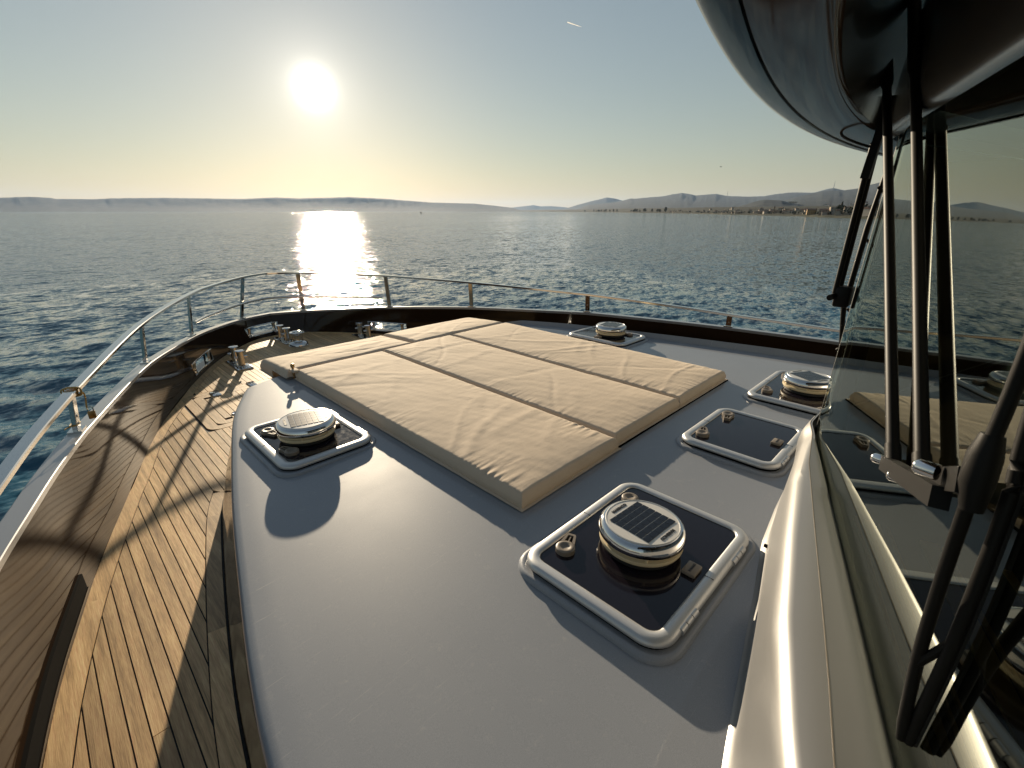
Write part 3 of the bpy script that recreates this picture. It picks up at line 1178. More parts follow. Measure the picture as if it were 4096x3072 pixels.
# hatch let into the teak
dh = thing('deck_hatch', 'flush teak deck hatch with rounded corners beside the cabin', 'hatch', ((HX0 + HX1) / 2, (HY0 + HY1) / 2, DK))
W_, D_ = HX1 - HX0 - .004, HY1 - HY0 - .004


def ring_plate(w, d, r, wd, z0, z1):
    return ring_sweep(w, d, r, [(0, z0), (0, z1), (wd, z1), (wd, z0)], 8)


part('surround', ring_plate(W_, D_, .07, .056, -.006, .0005), M['teak'], dh)
part('lid_border', ring_plate(W_ - .120, D_ - .120, .055, .054, -.006, .001), M['teak'], dh)
iw, idp = W_ - .120 - .108 - .006, D_ - .120 - .108 - .006
nx = int(iw / PW)
for i in range(nx):
    x0 = -iw / 2 + i * iw / nx + GAP / 2
    x1 = -iw / 2 + (i + 1) * iw / nx - GAP / 2
    e = 0.03 if i in (0, nx - 1) else 0.0
    part('plank', box(x0, x1, -idp / 2 + e, idp / 2 - e, -.006, .0008), M['teak'], dh, False)
for hx, hy in ((-0.950, 3.607), (-0.700, 3.64)):
    h = part('hinge', bbox(-.026, .026, -.056, .056, 0, .005, .0015), M['chrome'], dh)
    h.location = (hx - dh.location.x, hy - dh.location.y, .0012)
    for q in (-.03, .03):
        part('screw', lathe([(0, .0062), (.005, .006), (.0055, .0045)], 10, (0, q, 0)), M['chrome'], h)
rg_ = part('lift_ring', join(lathe([(.026, 0), (.026, .004), (.020, .005), (.016, .002), (0, .002)], 24)), M['chrome'], dh)
rg_.location = (-0.955 - dh.location.x, 3.14 - dh.location.y, .001)
for a in range(3):
    pass

# ------------------------------------------------------------------ bitts, capstan, fairleads
def make_bitts(label, loc, rz=0):
    t = thing('bollard', label, 'bollard', loc, rz, 'double bollards of the foredeck')
    part('base_plate', bbox(-.058, .058, -.175, .175, 0, .008, .003), M['chrome'], t)
    for y in (-.085, .085):
        p = part('post', lathe([(.030, .008), (.031, .014), (.0255, .018), (.0255, .132), (.027, .136)], 28, (0, y, 0)), M['stainless'], t)
        part('cap', lathe([(.0255, .134), (.036, .137), (.0375, .1405), (.036, .144), (.02, .1465), (0, .147)], 28, (0, y, 0)), M['chrome'], p)
        part('pin', tube([(-.052, y, .088), (-.049, y, .088), (.049, y, .088), (.052, y, .088)], [.005, .0085, .0085, .005], 14), M['chrome'], p)
    for sx in (-.042, .042):
        for y in (-.155, .155):
            part('bolt', lathe([(0, .0115), (.007, .011), (.008, .0082)], 12, (sx, y, 0)), M['chrome'], t)
    return t


b0 = make_bitts('steel double bollard on the port side of the foredeck', (-0.615, 4.215, DK + .0005))
b2 = copy_tree(b0)
b2.location = (-0.035, 4.765, DK + .0005)
b2['label'] = 'steel double bollard at the bow on the centre line'
b3 = copy_tree(b0)
b3.location = (0.60, 4.33, DK + .0005)
b3['label'] = 'steel double bollard behind the sunpad on the starboard side, wire round it'
wr = [tube([(0.60 + .029 * math.cos(a) + 0.008 * math.sin(5 * a), 4.415 + .030 * math.sin(a), DK + .085 + .004 * a) for a in np.linspace(q, q + 7, 36)], .0028, 6) for q in (0, 2.2)]
solo('wire_lashing', join(*wr), M['stainless'], 'twisted wire wound round the starboard double bollard', 'wire')

cp = thing('capstan', 'chrome capstan drum with flared cap near the bow', 'capstan', (-0.01, 4.49, DK + .0005))
part('base', lathe([(.088, 0), (.088, .008), (.082, .012), (.086, .018), (.082, .030), (.066, .040), (.050, .046)], 40), M['chrome'], cp)
part('drum', lathe([(.050, .046), (.045, .055), (.0435, .075), (.045, .100), (.055, .118), (.066, .124)], 40), M['stainless'], cp)
part('drum_cap', lathe([(.066, .124), (.068, .129), (.064, .1335), (.040, .136), (.039, .141), (.034, .144), (0, .145)], 40), M['chrome'], cp)
for k in range(12):
    a = k * math.pi / 6
    part('rib', tube([(.046 * math.cos(a), .046 * math.sin(a), .058), (.0455 * math.cos(a), .0455 * math.sin(a), .1), (.054 * math.cos(a), .054 * math.sin(a), .117)], .003, 6), M['chrome'], cp)

FL = ('roller fairlead let into the port bulwark beside the bollard', 'roller fairlead through the bulwark at the bow', 'roller fairlead through the starboard bulwark behind the bollard')
for (c, h), lb in zip(OPEN, FL):
    mid = (np.array(inner[c][1]) + np.array(inner[c][2])) / 2
    t = thing('fairlead', lb, 'fairlead', tuple(mid), 0, 'roller fairleads in the bulwark')
    lo = [inner[i][1] for i in range(c - h, c + h + 1)]
    hi = [inner[i][2] for i in range(c - h, c + h + 1)]
    path = [Vector(p) for p in lo] + [Vector(p) for p in hi[::-1]]
    part('frame', tube(path, 0.006, 8, closed=True), M['chrome'], t, world=True)
    for k in (c - h + 1, c + h - 1):
        a, b = Vector(inner[k][1]), Vector(inner[k][2])
        o_in, o_out = Vector(inner[k][1]), Vector(outer[k][1])
        ctr = o_in.lerp(o_out, 0.25)
        ctr.z = 0
        part('roller', lathe([(0, z1 + .001), (.021, z1 + .003), (.021, z1 + .012), (.017, z1 + .02), (.0155, (z1 + z2) / 2), (.017, z2 - .02), (.021, z2 - .012), (.021, z2 - .003), (0, z2 - .001)], 24, ctr), M['stainless'], t, world=True)

# ------------------------------------------------------------------ cabin top
cw_f = catmull([(2.505, 1.036), (2.43, 1.075), (2.164, 1.194), (1.762, 1.316), (1.414, 1.412), (1.043, 1.502), (0.824, 1.551), (0.627, 1.585), (0.2, 1.64), (-0.6, 1.69), (-1.6, 1.71)], 8)
cw_f = np.concatenate([[(2.625, 0.750), (2.60, 0.813), (2.57, 0.892), (2.54, 0.970), (2.517, 1.026)], cw_f])
ys = np.concatenate([cw_f[:, 0]])
hw = cw_f[:, 1]
rows = []
NX = 56
for y, w in zip(ys, hw):
    row = []
    foot = cab_f(y)
    er = 0.016
    side = []
    # edge rounding and side wall, port then top then starboard
    zt = zc(-w)
    lst = [(-foot, DK - 0.002), (-(foot + (w - foot) * 0.5), (DK + zt) / 2), (-(w + 0.004), zt - 0.055), (-(w + 0.001), zt - 0.024), (-w + 0.003, zt - 0.009), (-w + er * 0.7, zt - 0.002)]
    for x, z in lst:
        row.append((x, y, z))
    for x in np.linspace(-w + er * 1.6, w - er * 1.6, NX):
        row.append((x, y, zc(x)))
    for x, z in lst[::-1]:
        row.append((-x, y, z + 2 * 0.02 * -x * (1 if z > -1.1 else 0)))
    rows.append(row)
nl = 4
top_rows = [r[3:-3] for r in rows]
cab = thing('cabin_top', 'wide silver metallic cabin top of the foredeck', 'cabin roof', (0, 0.8, DK))
part('roof', grid(top_rows), M['gelcoat'], cab, world=True, angle=60)
part('side_wall', grid([r[:4] for r in rows]), M['gloss_brown'], cab, world=True, angle=60)
part('side_wall', grid([r[-4:] for r in rows]), M['gloss_brown'], cab, world=True, angle=60)
# front face of the cabin
fr_ = rows[0]
part('front_wall', (list(fr_) + [(p[0], p[1] + .002, DK - .002) for p in fr_], [(i, i + 1, len(fr_) + i + 1, len(fr_) + i) for i in range(len(fr_) - 1)]), M['gloss_brown'], cab, world=True)
cab['kind'] = 'structure'

# ------------------------------------------------------------------ bench and sunpad
bn = thing('bench_box', 'dark brown bench box under the front sunpad cushions', 'bench', (0, 2.84, DK))
part('body', bbox(-.78, .78, 2.632, 2.865, DK, -.888, .006), M['gloss_brown'], bn, world=True)
part('lid_edge', bbox(-.79, .79, 2.628, 2.875, -.886, -.874, .004), M['gloss_black'], bn, world=True)
solo('sunpad_base', bbox(-.262, .815, .800, 2.74, -.850, -.822, .003), M['black_matte'], 'thin black tray under the sunpad cushions', 'tray', smooth=False)


def cushion(name, x0, x1, y0, y1, ztop, zbot, label, seed, sag=None, nxx=100, nyy=300, wr=1.0, rad=0.016):
    """a stuffed canvas pad with rolled edges and gathered creases"""
    lx, ly = x1 - x0, y1 - y0
    g = np.random.default_rng(seed)
    diag = [(g.uniform(0.1, .9) * lx, g.uniform(.05, .95) * ly, g.uniform(-1.0, 1.0), g.uniform(.15, .45), g.uniform(.012, .03), g.uniform(.0007, .0022) * g.choice((-1, 1))) for _ in range(11)]

    def prof(n):
        # denser at the edges
        t_ = np.linspace(0, 1, n)
        return 0.5 - 0.5 * np.cos(t_ * math.pi) * (0.25) - 0.5 * (1 - 2 * t_) * 0.75
    ux, uy = prof(nxx) * lx, prof(nyy) * ly
    rows_ = []
    for vy in uy:
        row = []
        for vx in ux:
            dx, dy = min(vx, lx - vx), min(vy, ly - vy)
            d = min(dx, dy)
            z = 0.0
            if d < rad:                      # rolled edge
                q = 1 - d / rad
                z -= rad * (1 - math.sqrt(max(0, 1 - q * q)))
            # puff
            z += 0.010 * (1 - math.exp(-dx / .07)) * (1 - math.exp(-dy / .07)) - 0.006
            # gathers along the seams
            for dd, s_, ph, ga in ((dx, vy, seed, 1.0), (dy, vx, seed + 4, .55)):
                if dd < .16:
                    a_ = ga * 0.0020 * math.exp(-dd / .055) * min(1, dd / .008)
                    nz = noise.noise((s_ * 34 + 6 * noise.noise((s_ * 3, ph, 1.5)), dd * 7, ph)) + .6 * noise.noise((s_ * 75, dd * 10, ph + 7))
                    msk = 0.15 + 1.5 * max(0, noise.noise((s_ * 3.1, ph, 9)) + .12)
                    z += wr * a_ * nz * msk * 1.9
            # long soft creases
            for cx, cy, an, ln, wd, am in diag:
                ex, ey = vx - cx, vy - cy
                p_, q_ = ex * math.cos(an) + ey * math.sin(an), -ex * math.sin(an) + ey * math.cos(an)
                q_ += 0.02 * math.sin(p_ * 9 + cx * 30)
                z += wr * am * math.exp(-(p_ / ln) ** 2 - (q_ / wd) ** 2) * min(1, d / .03)
            z += wr * 0.0012 * noise.noise((vx * 7 + vy * 2, vy * 5, seed * 1.7)) * min(1, d / .02)
            z += wr * 0.0007 * noise.noise((vx * 26 + vy * 8, vy * 13, seed * 1.3)) * min(1, d / .03)
            sx = x0 + vx
            sy = y0 + vy
            row.append((sx, sy, (ztop(sx, sy) if callable(ztop) else ztop) + z))
        rows_.append(row)
    V_, F_ = grid(rows_)
    n_, m_ = nxx, nyy
    rim = [j for j in range(n_)] + [i * n_ + n_ - 1 for i in range(1, m_)] + [(m_ - 1) * n_ + j for j in range(n_ - 2, -1, -1)] + [i * n_ for i in range(m_ - 2, 0, -1)]
    cxm, cym = (x0 + x1) / 2, (y0 + y1) / 2
    prev = rim
    for lv, (fz, bulge) in enumerate(((0.25, .003), (0.6, .004), (0.92, .001), (1.0, -.012))):
        cur = []
        for r_ in rim:
            x_, y_, z_ = V_[r_]
            zb = zbot(x_, y_) if callable(zbot) else zbot
            k_ = bulge + .0015 * noise.noise((x_ * 18, y_ * 18, lv))
            ox = 0 if x0 + 1e-5 < x_ < x1 - 1e-5 else math.copysign(k_, x_ - cxm)
            oy = 0 if y0 + 1e-5 < y_ < y1 - 1e-5 else math.copysign(k_, y_ - cym)
            cur.append(len(V_))
            V_.append((x_ + ox, y_ + oy, z_ + (zb - z_) * fz))
        for i_ in range(len(rim)):
            j_ = (i_ + 1) % len(rim)
            F_.append((prev[i_], cur[i_], cur[j_], prev[j_]))
        prev = cur
    F_.append(tuple(prev))
    t_ = thing(name, label, 'cushion', (cxm, cym, zbot(cxm, cym) if callable(zbot) else zbot), group='sunpad cushions')
    part('cover', (V_, F_), M['canvas'], t_, world=True, angle=75)
    # welt: stitched cord just below the top edge
    wp = [(V_[r_][0], V_[r_][1], V_[r_][2] - .012) for r_ in rim[::2]]
    wp = [(x_ + (0 if x0 + 1e-5 < x_ < x1 - 1e-5 else math.copysign(.0008, x_ - cxm)), y_ + (0 if y0 + 1e-5 < y_ < y1 - 1e-5 else math.copysign(.0008, y_ - cym)), z_) for x_, y_, z_ in wp]
    part('seam', tube(wp, .0012, 5, closed=True), M['canvas'], t_, world=True)
    return t_


def tilt(x, y):
    return -0.773 + 0.006 * x


def pbot(x, y):
    return max(zc(x) + 0.006, -0.868) if abs(x) > .72 else -0.8275


cushion('cushion', -0.795, -0.272, 0.800, 2.455, tilt, lambda x, y: zc(x) + .004, 'long port cushion of the sunpad nearest the camera', 3)
cushion('cushion', -0.258, 0.258, 0.815, 2.470, tilt, -.8210, 'long middle cushion of the sunpad', 12, wr=1.15)
cushion('cushion', 0.272, 0.800, 0.815, 2.470, tilt, -.8210, 'long starboard cushion of the sunpad', 22, wr=1.15)


def ftop(x, y):
    return -0.778 + 0.006 * x - 0.055 * max(0, (y - 2.50)) ** 1.0


cushion('cushion', -0.835, -0.022, 2.478, 2.885, ftop, lambda x, y: -.872 if y > 2.66 else -.8210, 'front port cushion over the bench at the head of the sunpad', 31, nxx=210, nyy=90, wr=1.0, rad=.03)
cushion('cushion', -0.014, 0.790, 2.478, 2.895, lambda x, y: ftop(x, y) + .006, lambda x, y: -.872 if y > 2.66 else -.8210, 'front starboard cushion at the head of the sunpad', 33, nxx=210, nyy=90, wr=1.0, rad=.03)
sn = thing('strap_stud', 'bronze strap stud standing at the front port corner of the sunpad', 'stud', (-0.800, 2.475, zc(-.8)))
part('post', tube([(0, 0, 0), (0, 0, .062)], .006, 12), M['brass'], sn)
part('knob', lathe([(0, .062), (.010, .064), (.011, .078), (.007, .084), (0, .085)], 16), M['brass'], sn)
part('strap', bbox(-.018, .018, -.05, .004, .046, .056, .003), M['canvas'], sn)

# ------------------------------------------------------------------ hatches
def text_mesh(txt, size, m, parent, loc, rz=0, name='lettering', ext=0.0004, bold=0.0):
    cu = bpy.data.curves.new('lettering', 'FONT')
    cu.body = txt
    cu.size = size
    cu.align_x = 'CENTER'
    cu.align_y = 'CENTER'
    cu.extrude = ext
    cu.offset = bold
    tmp = bpy.data.objects.new('lettering_tmp', cu)
    me = bpy.data.meshes.new_from_object(tmp)
    bpy.data.objects.remove(tmp)
    me.name = name
    o = link(name, me, m, parent)
    o.location = loc
    o.rotation_euler = (0, 0, rz)
    return o


def handle_vf():
    """keyhole shaped friction lever: dished disc with an open loop"""
    disc = lathe([(0, .010), (.010, .0105), (.014, .0135), (.021, .0135), (.0245, .011), (.025, 0)], 28)
    pts_o = [(.016, .019), (.050, .013), (.056, .010), (.056, -.010), (.050, -.013), (.016, -.019)]
    pts_i = [(.024, .010), (.047, .0075), (.049, .006), (.049, -.006), (.047, -.0075), (.024, -.010)]
    n = len(pts_o)
    V_ = [(x, y, z) for z in (0.0, .0115) for x, y in pts_o] + [(x, y, z) for z in (0.0, .0115) for x, y in pts_i]
    F_ = []
    for i in range(n - 1):
        F_.append((i, i + 1, n + i + 1, n + i))
        F_.append((2 * n + i + 1, 2 * n + i, 3 * n + i, 3 * n + i + 1))
        F_.append((n + i, n + i + 1, 3 * n + i + 1, 3 * n + i))
    bridge = box(.024, .049, -.0016, .0016, .001, .010)
    return join(disc, (V_, F_), bridge)


HANDLE = mesh('handle', handle_vf())
BLOCK = mesh('latch_block', bbox(-.024, .024, -.017, .017, 0, .011, .004))
HINGE = mesh('hinge_pin', tube([(-.016, 0, 0), (.016, 0, 0)], .0085, 14))
for me_, mk in ((HANDLE, 'plastic'), (BLOCK, 'plastic'), (HINGE, 'aluminium')):
    me_.materials.append(M[mk])


def make_hatch(label, cx, cy, w, d, ztop, rz, hand):
    """hand: (x, y) of the two handles in hatch axes; hinges on local -y"""
    zb = zc(cx) - ztop - 0.010
    t = thing('roof_hatch', label, 'hatch', (cx, cy, ztop), rz, 'roof hatches')
    part('moulded_base', ring_sweep(w + .034, d + .034, .072, [(-.006, zb - .02), (-.002, zb + .012), (.003, zb + .017), (.010, zb + .0185), (.014, zb + .0165), (.05, zb + .0165), (.05, zb - .02)]), M['gelcoat'], t)
    part('gasket', ring_sweep(w - .010, d - .010, .055, [(0, zb + .012), (0, -.016), (.03, -.016), (.03, zb + .012)]), M['black_matte'], t)
    f_ = part('frame', ring_sweep(w, d, .060, [(.004, -.018), (0, -.014), (.0005, -.008), (.004, -.0030), (.010, 0), (.020, .0010), (.029, .0004), (.033, -.003), (.033, -.016)], 10), M['aluminium'], t, angle=70)
    for px in (0,):
        for sy in (-1, 1):
            part('joint', bar((px + .004, sy * (d / 2 - .033), .0004), (px + .004, sy * (d / 2 - .010), .0004), .0010, .0016), M['black_matte'], f_, False)
    P_ = rrect(w - .064, d - .064, .032, 10)
    part('panel', poly_prism(P_, -.015, -.0045), M['acrylic'], t, angle=30)
    part('seal', ring_sweep(w - .062, d - .062, .033, [(0, -.008), (0, -.0035), (.003, -.0035), (.003, -.008)], 10), M['rubber'], t)
    for i, (hx, hy) in enumerate(hand):
        h = link('handle', HANDLE, None, t)
        h.location = (hx, hy, -.0042)
        h.rotation_euler = (0, 0, (0.35 if hx < 0 else math.pi + .25))
    bl = link('latch_block', BLOCK, None, t)
    bl.location = (0.0, -d / 2 + .062, -.0042)
    text_mesh('LEWMAR', .0085, M['ink'], bl, (0, 0, .0112), math.pi, bold=.0002)
    for sx in (-.27, .27):
        for k in (-1, 0, 1):
            h = link('hinge_knuckle', HINGE, None, t)
            h.location = (sx * w + k * .026, -d / 2 + .004, -.010)
            h.scale = (.72, 1, 1)
    return t


HS = []
HS.append(make_hatch('large roof hatch with solar vent nearest the camera', -0.712, 0.449, .525, .395, -0.806, 0, ((-.157, .128), (.157, .128))))
HS.append(make_hatch('bare roof hatch without a vent in the middle of the cabin top', 0.145, 0.487, .435, .352, -0.796, 0, ((-.128, .114), (.128, .114))))
HS.append(make_hatch('roof hatch with solar vent beside the windscreen edge', 0.860, 0.450, .525, .395, -0.796, 0, ((-.157, .128), (.157, .128))))
HS.append(make_hatch('roof hatch with solar vent at the port edge of the cabin top', -1.048, 1.723, .450, .348, -0.812, R(90), ((-.118, .105), (.118, .105))))
HS.append(make_hatch('roof hatch with solar vent beyond the far side of the sunpad', 1.122, 1.768, .460, .356, -0.800, R(-90), ((-.118, .105), (.118, .105))))


# ------------------------------------------------------------------ solar vents
CELL = mesh('solar_cell', box(-.0086, .0086, -.0118, .0118, 0, .0006), False)
CELL.materials.append(M['cell'])


def make_vent(label, x, y, z, rz):
    t = thing('solar_vent', label, 'vent', (x, y, z), rz, 'solar roof vents')
    part('base_ring', lathe([(0, .0), (.094, .0), (.097, .004), (.096, .013), (.090, .017)], 56), M['rubber'], t)
    H = .011
    part('collar', lathe([(.090, H + .004), (.103, H + .006), (.1055, H + .011), (.1045, H + .017), (.095, H + .019), (.093, H + .027), (.07, H + .027)], 56), M['cream'], t)
    for k in range(6):
        a = k * math.pi / 3 + .2
        part('spacer', tube([(.098 * math.cos(a), .098 * math.sin(a), H + .017), (.098 * math.cos(a), .098 * math.sin(a), H + .030)], .004, 8), M['cream'], t)
    part('dome', lathe([(.09, H + .029), (.1045, H + .028), (.108, H + .031), (.1095, H + .037), (.1088, H + .044), (.1060, H + .053), (.1015, H + .0585), (.0970, H + .0608), (.0940, H + .0610)], 72), M['chrome'], t, angle=60)
    part('rim', lathe([(.0945, H + .0610), (.0938, H + .0630), (.0915, H + .0636), (.0907, H + .0622)], 72), M['aluminium'], t)
    pn = part('solar_panel', lathe([(.0910, H + .0624), (.060, H + .0629), (.03, H + .0632), (0, H + .0633)], 72), M['white'], t)
    for i in range(6):
        for j in range(5):
            c = link('solar_cell', CELL, None, pn)
            c.location = ((i - 2.5) * .0196, (j - 2) * .0248, H + .0636)
    for sx, rot in ((1, -math.pi / 2), (-1, math.pi / 2)):
        text_mesh('MARINCO', .0125, M['ink'], pn, (sx * .0715, 0, H + .0634), rot, bold=.0005)
    return t


make_vent('solar vent on the large hatch nearest the camera', -0.715, 0.452, -0.8095, R(86))
make_vent('solar vent beside the windscreen edge, partly cut off by the glass', 0.862, 0.4500, -0.8000, R(60))
make_vent('solar vent on the port edge hatch casting a long shadow', -1.053, 1.704, -0.8160, R(-14))
make_vent('solar vent beyond the far side of the sunpad', 1.140, 1.752, -0.8040, R(10))

# ------------------------------------------------------------------ windscreen
GA = R(17.5)
GN = Vector((-math.sin(GA), math.cos(GA), 0.02)).normalized()
GC = 0.24


def gY(x, z=0.0, off=0.0):                        # y on the port pane
    return (GC + off - GN.x * x - GN.z * z) / GN.y


ZB, ZT = -0.66, 0.200
XC, XP = -0.066, -1.78
ws = thing('windscreen', 'tall tinted two pane windscreen mirroring the foredeck', 'windscreen', (0, 0.24, -0.6))
for s in (1, -1):
    rows = []
    for q in np.linspace(0, 1, 40):
        x = XC + (XP - XC) * q
        row = []
        for z in np.linspace(ZB, ZT + .02, 6):
            bend = 0.010 * math.exp(-(x - XC) ** 2 / (2 * .045 ** 2))
            row.append((s * x, gY(x, z) - bend, z))
        rows.append(row)
    pane = part('pane', grid(rows), M['glass'], ws, world=True)
    back = [[(p[0], p[1] - .012, p[2]) for p in r] for r in rows]
    part('edge_seal', tube([(s * (XC + .002), gY(XC, z) - .014, z) for z in (ZB, 0, ZT)], .005, 8), M['rubber'], pane, world=True)
part('mullion', bbox(-.035, .035, .17, .205, ZB, ZT, .006), M['black_matte'], ws, world=True)

# interior behind the glass
it = thing('dashboard', 'dark helm dashboard with golden varnished strips behind the windscreen', 'dashboard', (-.9, -0.6, -1.0))
shelf = [(0, gY(XC, -.7) - .012), (-1.70, gY(-1.70, -.7) - .012), (-1.70, -1.25), (1.70, -1.25), (1.70, gY(-1.70, -.7) - .012)]
part('shelf', poly_prism(shelf, -.80, -.634), M['dash'], it, False, world=True)
part('bulkhead', box(-1.72, 1.72, -1.32, -1.26, -1.0, .34), M['dash'], it, False, world=True)
part('ceiling', poly_prism([(x, y - (.03 if y > -1 else 0)) for x, y in shelf], .262, .30), M['dash'], it, False, world=True)
for s in (-1, 1):
    part('cabin_side', box(min(s * 1.71, s * 1.74), max(s * 1.71, s * 1.74), -1.3, gY(-1.72, 0) - .03, -1.0, .3), M['dash'], it, False, world=True)
for off, wd in ((-.050, .005), (-.072, .010), (-.092, .004), (-.108, .004), (-.175, .028), (-.200, .007), (-.29, .012), (-.40, .020)):
    for s in (1,):
        part('varnished_strip', bar((s * -.50, gY(-.50, -.63) + off, -.631), (s * -1.66, gY(-1.66, -.63) + off, -.631), wd, .008), M['varnish'], it, False, world=True)

# base moulding of the windscreen
Yb = interp([(-1.78, -.095), (-1.04, .091), (-.98, .104), (-.66, .172), (-.443, .222), (-.25, .245), (-.09, .258), (0, .262)])
Y1 = interp([(-1.78, -.205), (-1.183, .013), (-1.119, .035), (-.94, .088), (-.698, .142), (-.40, .203), (-.2, .232), (-.09, .243), (0, .250)])
Ys = interp([(-1.78, -.235), (-1.144, -.026), (-1.029, .003), (-.892, .040), (-.66, .104), (-.355, .187), (-.15, .226), (0, .243)])
rows, rows2 = [], []
for x in np.linspace(0, -1.78, 70):
    g_ = gY(min(x, XC), -.6)
    b_, r1, s_ = Yb(x), Y1(x), Ys(x)
    r1 = max(r1, g_ + .018)
    s_ = min(max(s_, g_ + .009), r1 - .006)
    zb_ = zc(x)
    rows.append([(x, b_ + .016, zb_ - .004), (x, b_ + .010, zb_ + .003), (x, b_ + .001, zb_ + .008), (x, b_ - (b_ - r1 - .012) * .5 + .004, (zb_ - .655) / 2), (x, r1 + .014, -.672), (x, r1 + .010, -.645), (x, r1 + .003, -.625), (x, r1 - .007, -.613), (x, r1 - .018 if r1 - s_ > .03 else r1 - .010, -.608), (x, s_ + .0020, -.6045)])
    rows2.append([(x, s_ + .0010, -.6045), (x, s_ - .0015, -.6048), (x, g_ + (s_ - g_) * .55, -.6035), (x, g_ + .020 if s_ - g_ > .04 else g_ + .007, -.6055), (x, g_ + .010 if s_ - g_ > .04 else g_ + .004, -.609), (x, g_ + .003, -.614), (x, g_ - .004, -.620)])
mo = thing('windscreen_coaming', 'rounded silver moulding along the foot of the windscreen', 'moulding', (0, .2, -.86))
for s in (1, -1):
    mir = lambda rr: [[(s * p[0], p[1], p[2]) for p in r] for r in rr]
    part('front_face', grid(mir(rows)), M['silver_trim'], mo, world=True, angle=70)
    part('top_ledge', grid(mir(rows2)), M['silver_trim'], mo, world=True, angle=70)
    part('groove', tube([(s * r[-1][0], r[-1][1] - .0010, r[-1][2] - .0010) for r in rows[2:]], .0014, 6), M['plastic'], mo, world=True)
sb_ = Vector((-.50, Yb(-.50) - .004, -.800))
part('drain_screw', tube([sb_ - Vector((0, .01, 0)), sb_ + Vector((0, .012, 0))], .005, 12), M['black_metal'], mo, world=True)

# ------------------------------------------------------------------ visor over the windscreen
def yE(x):
    return 0.428 - 0.118 * x * x


xs_ = np.linspace(-2.0, 2.0, 90)
vz = thing('visor', 'glossy dark brown visor overhanging the windscreen', 'visor', (0, .3, .2))


def vrow(x, prof):
    e = yE(x)
    sl = -2 * .118 * x
    n_ = math.hypot(1, sl)
    return [(x - d * (-sl) / n_ * -1 * -1, e - d / n_, z) for d, z in prof]


fas = [(0, .2200), (.002, .2175), (.012, .2140), (.026, .2105), (.038, .2085), (.046, .2080)]
sof = [(.048, .2110), (.053, .2100), (.080, .2105), (.110, .2135), (.132, .2175), (.138, .2210), (.141, .2280)]
cav = [(.141, .2290), (.145, .2600), (.150, .3300), (.150, .4500), (.146, .6000)]
topf = [(0, .2200), (.001, .2300), (.006, .3000), (.030, .4500), (.09, .60), (.30, .66), (.9, .70)]
part('fascia', grid([vrow(x, fas) for x in xs_]), M['gloss_black'], vz, world=True, angle=60)
part('soffit', grid([vrow(x, sof) for x in xs_]), M['visor_brown'], vz, world=True, angle=60)
part('inner_face', grid([vrow(x, cav) for x in xs_]), M['header_paint'], vz, world=True, angle=60)
part('upper_skin', grid([vrow(x, topf) for x in xs_]), M['gloss_black'], vz, world=True, angle=60)
rows = []
for x in np.linspace(-1.95, 1.95, 80):
    g_ = gY(-max(abs(x), .02), .2)
    rows.append([(x, g_ - .004, .188), (x, g_ + .004, .196), (x, g_ + .009, .204), (x, g_ + .014, .226), (x, g_ + .016, .262), (x, g_ + .013, .32), (x, g_ + .006, .42), (x, g_ - .01, .62)])
part('header', grid(rows), M['header_paint'], vz, world=True, angle=60)
part('roof_liner', grid([[(x, gY(-max(abs(x), .02), .2) - .1, .610), (x, yE(x) - .10, .600)] for x in np.linspace(-1.95, 1.95, 30)]), M['header_paint'], vz, world=True)

# ------------------------------------------------------------------ wipers
def on_glass(x, z, off):
    return Vector((x, gY(x, z, off * GN.y * 1.0), z))


def box_bar(p, q, w, h, up):
    return bar(p, q, w, h, up)


w1 = thing('wiper', 'black pantograph wiper on the near pane with sunlit twin rods', 'wiper', (-1.17, -.06, -.48), group='windscreen wipers')
UP = tuple(GN)
rodL = [Vector((-.8085, .018, -.3526)), Vector((-.0786, .268, .309))]
rodR = [Vector((-.916, -.0156, -.3137)), Vector((-.2057, .201, .3035))]
for a, b in (rodL, rodR):
    part('rod', tube([a, a.lerp(b, .5), b], .0090, 14), M['black_metal'], w1, world=True)
    d = (b - a).normalized()
    part('arm_sleeve', tube([b - d * .02, b, b + d * .34], [.010, .0135, .0135], 12), M['black_metal'], w1, world=True)
    part('rod_end', tube([a - d * .012, a + d * .03], .0105, 14), M['black_metal'], w1, world=True)
part('link', bar((-.786, .026, -.366), (-1.090, -.030, -.258), .022, .016, UP), M['black_metal'], w1, world=True)
part('link', bar((-.888, -.004, -.336), (-1.112, -.042, -.224), .024, .016, UP), M['black_metal'], w1, world=True)
for p in ((-.772, .034, -.368), (-.872, .006, -.346), (-1.072, -.016, -.240)):
    p = Vector(p)
    q = Vector((.006, .016, -.002))
    part('bolt', tube([p - q * .4, p + q * .5, p + q * .72], [.0085, .0085, .006], 14), M['chrome'], w1, world=True)
part('bracket', tube([(-1.118, -.050, -.248), (-1.114, -.047, -.222), (-1.109, -.046, -.198), (-1.106, -.046, -.178)], [.0085, .0125, .0125, .0085], 12), M['black_metal'], w1, world=True)
part('blade_bar', tube(catmull([(-1.105, -.068, -.548), (-1.094, -.056, -.42), (-1.108, -.047, -.230), (-1.106, -.047, -.114), (-1.098, -.044, .12)], 6), [.004] + [.0060] * 23 + [.005], 12), M['black_metal'], w1, world=True)
hold = catmull([(-1.102, -.0745, -.548), (-1.100, -.076, -.393), (-1.083, -.0735, -.249), (-1.067, -.0695, -.194), (-1.035, -.060, -.03), (-1.01, -.052, .14)], 6)
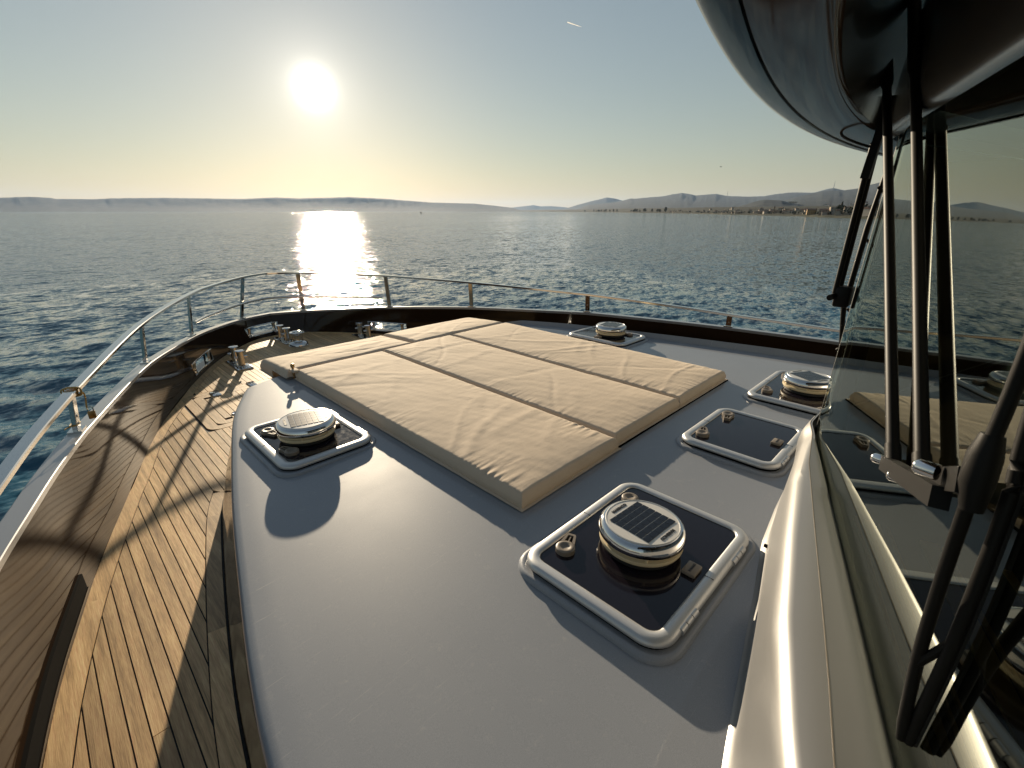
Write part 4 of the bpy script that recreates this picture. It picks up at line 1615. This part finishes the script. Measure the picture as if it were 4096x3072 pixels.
part('blade_holder', tube(hold, .0062, 10), M['black_metal'], w1, world=True)
part('rubber_strip', tube([(p[0], p[1] - .006, p[2]) for p in hold], .0028, 6), M['rubber'], w1, world=True)
for a, b in (((-1.096, -.058, -.45), (-1.100, -.076, -.40)), ((-1.104, -.047, -.10), (-1.055, -.066, -.14))):
    part('yoke', tube([a, b], .0045, 8), M['black_metal'], w1, world=True)

w2 = thing('wiper', 'black wiper standing before the centre of the windscreen', 'wiper', (.05, .26, -.45), group='windscreen wipers')
for dx in (0, .022):
    a, b = Vector((.055 + dx, .292 - dx * .3, -.222)), Vector((.048 + dx, .286 - dx * .3, .19))
    part('rod', tube([a, b], .0075, 12), M['black_metal'], w2, world=True)
part('arm', bar((.050, .286, .10), (.058, .272, .30), .024, .020, (0, 1, 0)), M['black_metal'], w2, world=True)
part('bracket', bbox(.045, .110, .250, .292, -.262, -.200, .008), M['black_metal'], w2, world=True)
part('bracket_pin', tube([(.02, .296, -.232), (.07, .285, -.226)], .009, 12), M['black_metal'], w2, world=True)
part('bolt', tube([(.070, .294, -.228), (.068, .299, -.228)], .007, 12), M['chrome'], w2, world=True)
part('blade_bar', tube([(.125, .245, -.445), (.088, .266, -.26), (.088, .262, -.2), (.098, .258, -.03), (.11, .25, .12)], [.004, .008, .008, .008, .005], 10), M['black_metal'], w2, world=True)
part('blade_holder', bar((.118, .226, -.47), (.112, .226, .15), .010, .012, (0, 1, 0)), M['rubber'], w2, world=True)
for z in (-.40, -.27, -.06, .08):
    part('yoke', tube([(.10, .258, z), (.116, .228, z - .03)], .004, 8), M['black_metal'], w2, world=True)
ho = [Vector(p) for p in ((.06, .29, .30), (.02, .33, .275), (-.03, .35, .235), (-.045, .345, .205), (0.0, .32, .190), (.05, .295, .182))]
part('washer_hose', tube(catmull([tuple(p) for p in ho], 8), .0035, 8), M['rubber'], w2, world=True)

# ------------------------------------------------------------------ settle everything on the boat
bpy.context.view_layer.update()
for o in BOAT:
    o.matrix_world = HEEL @ o.matrix_basis
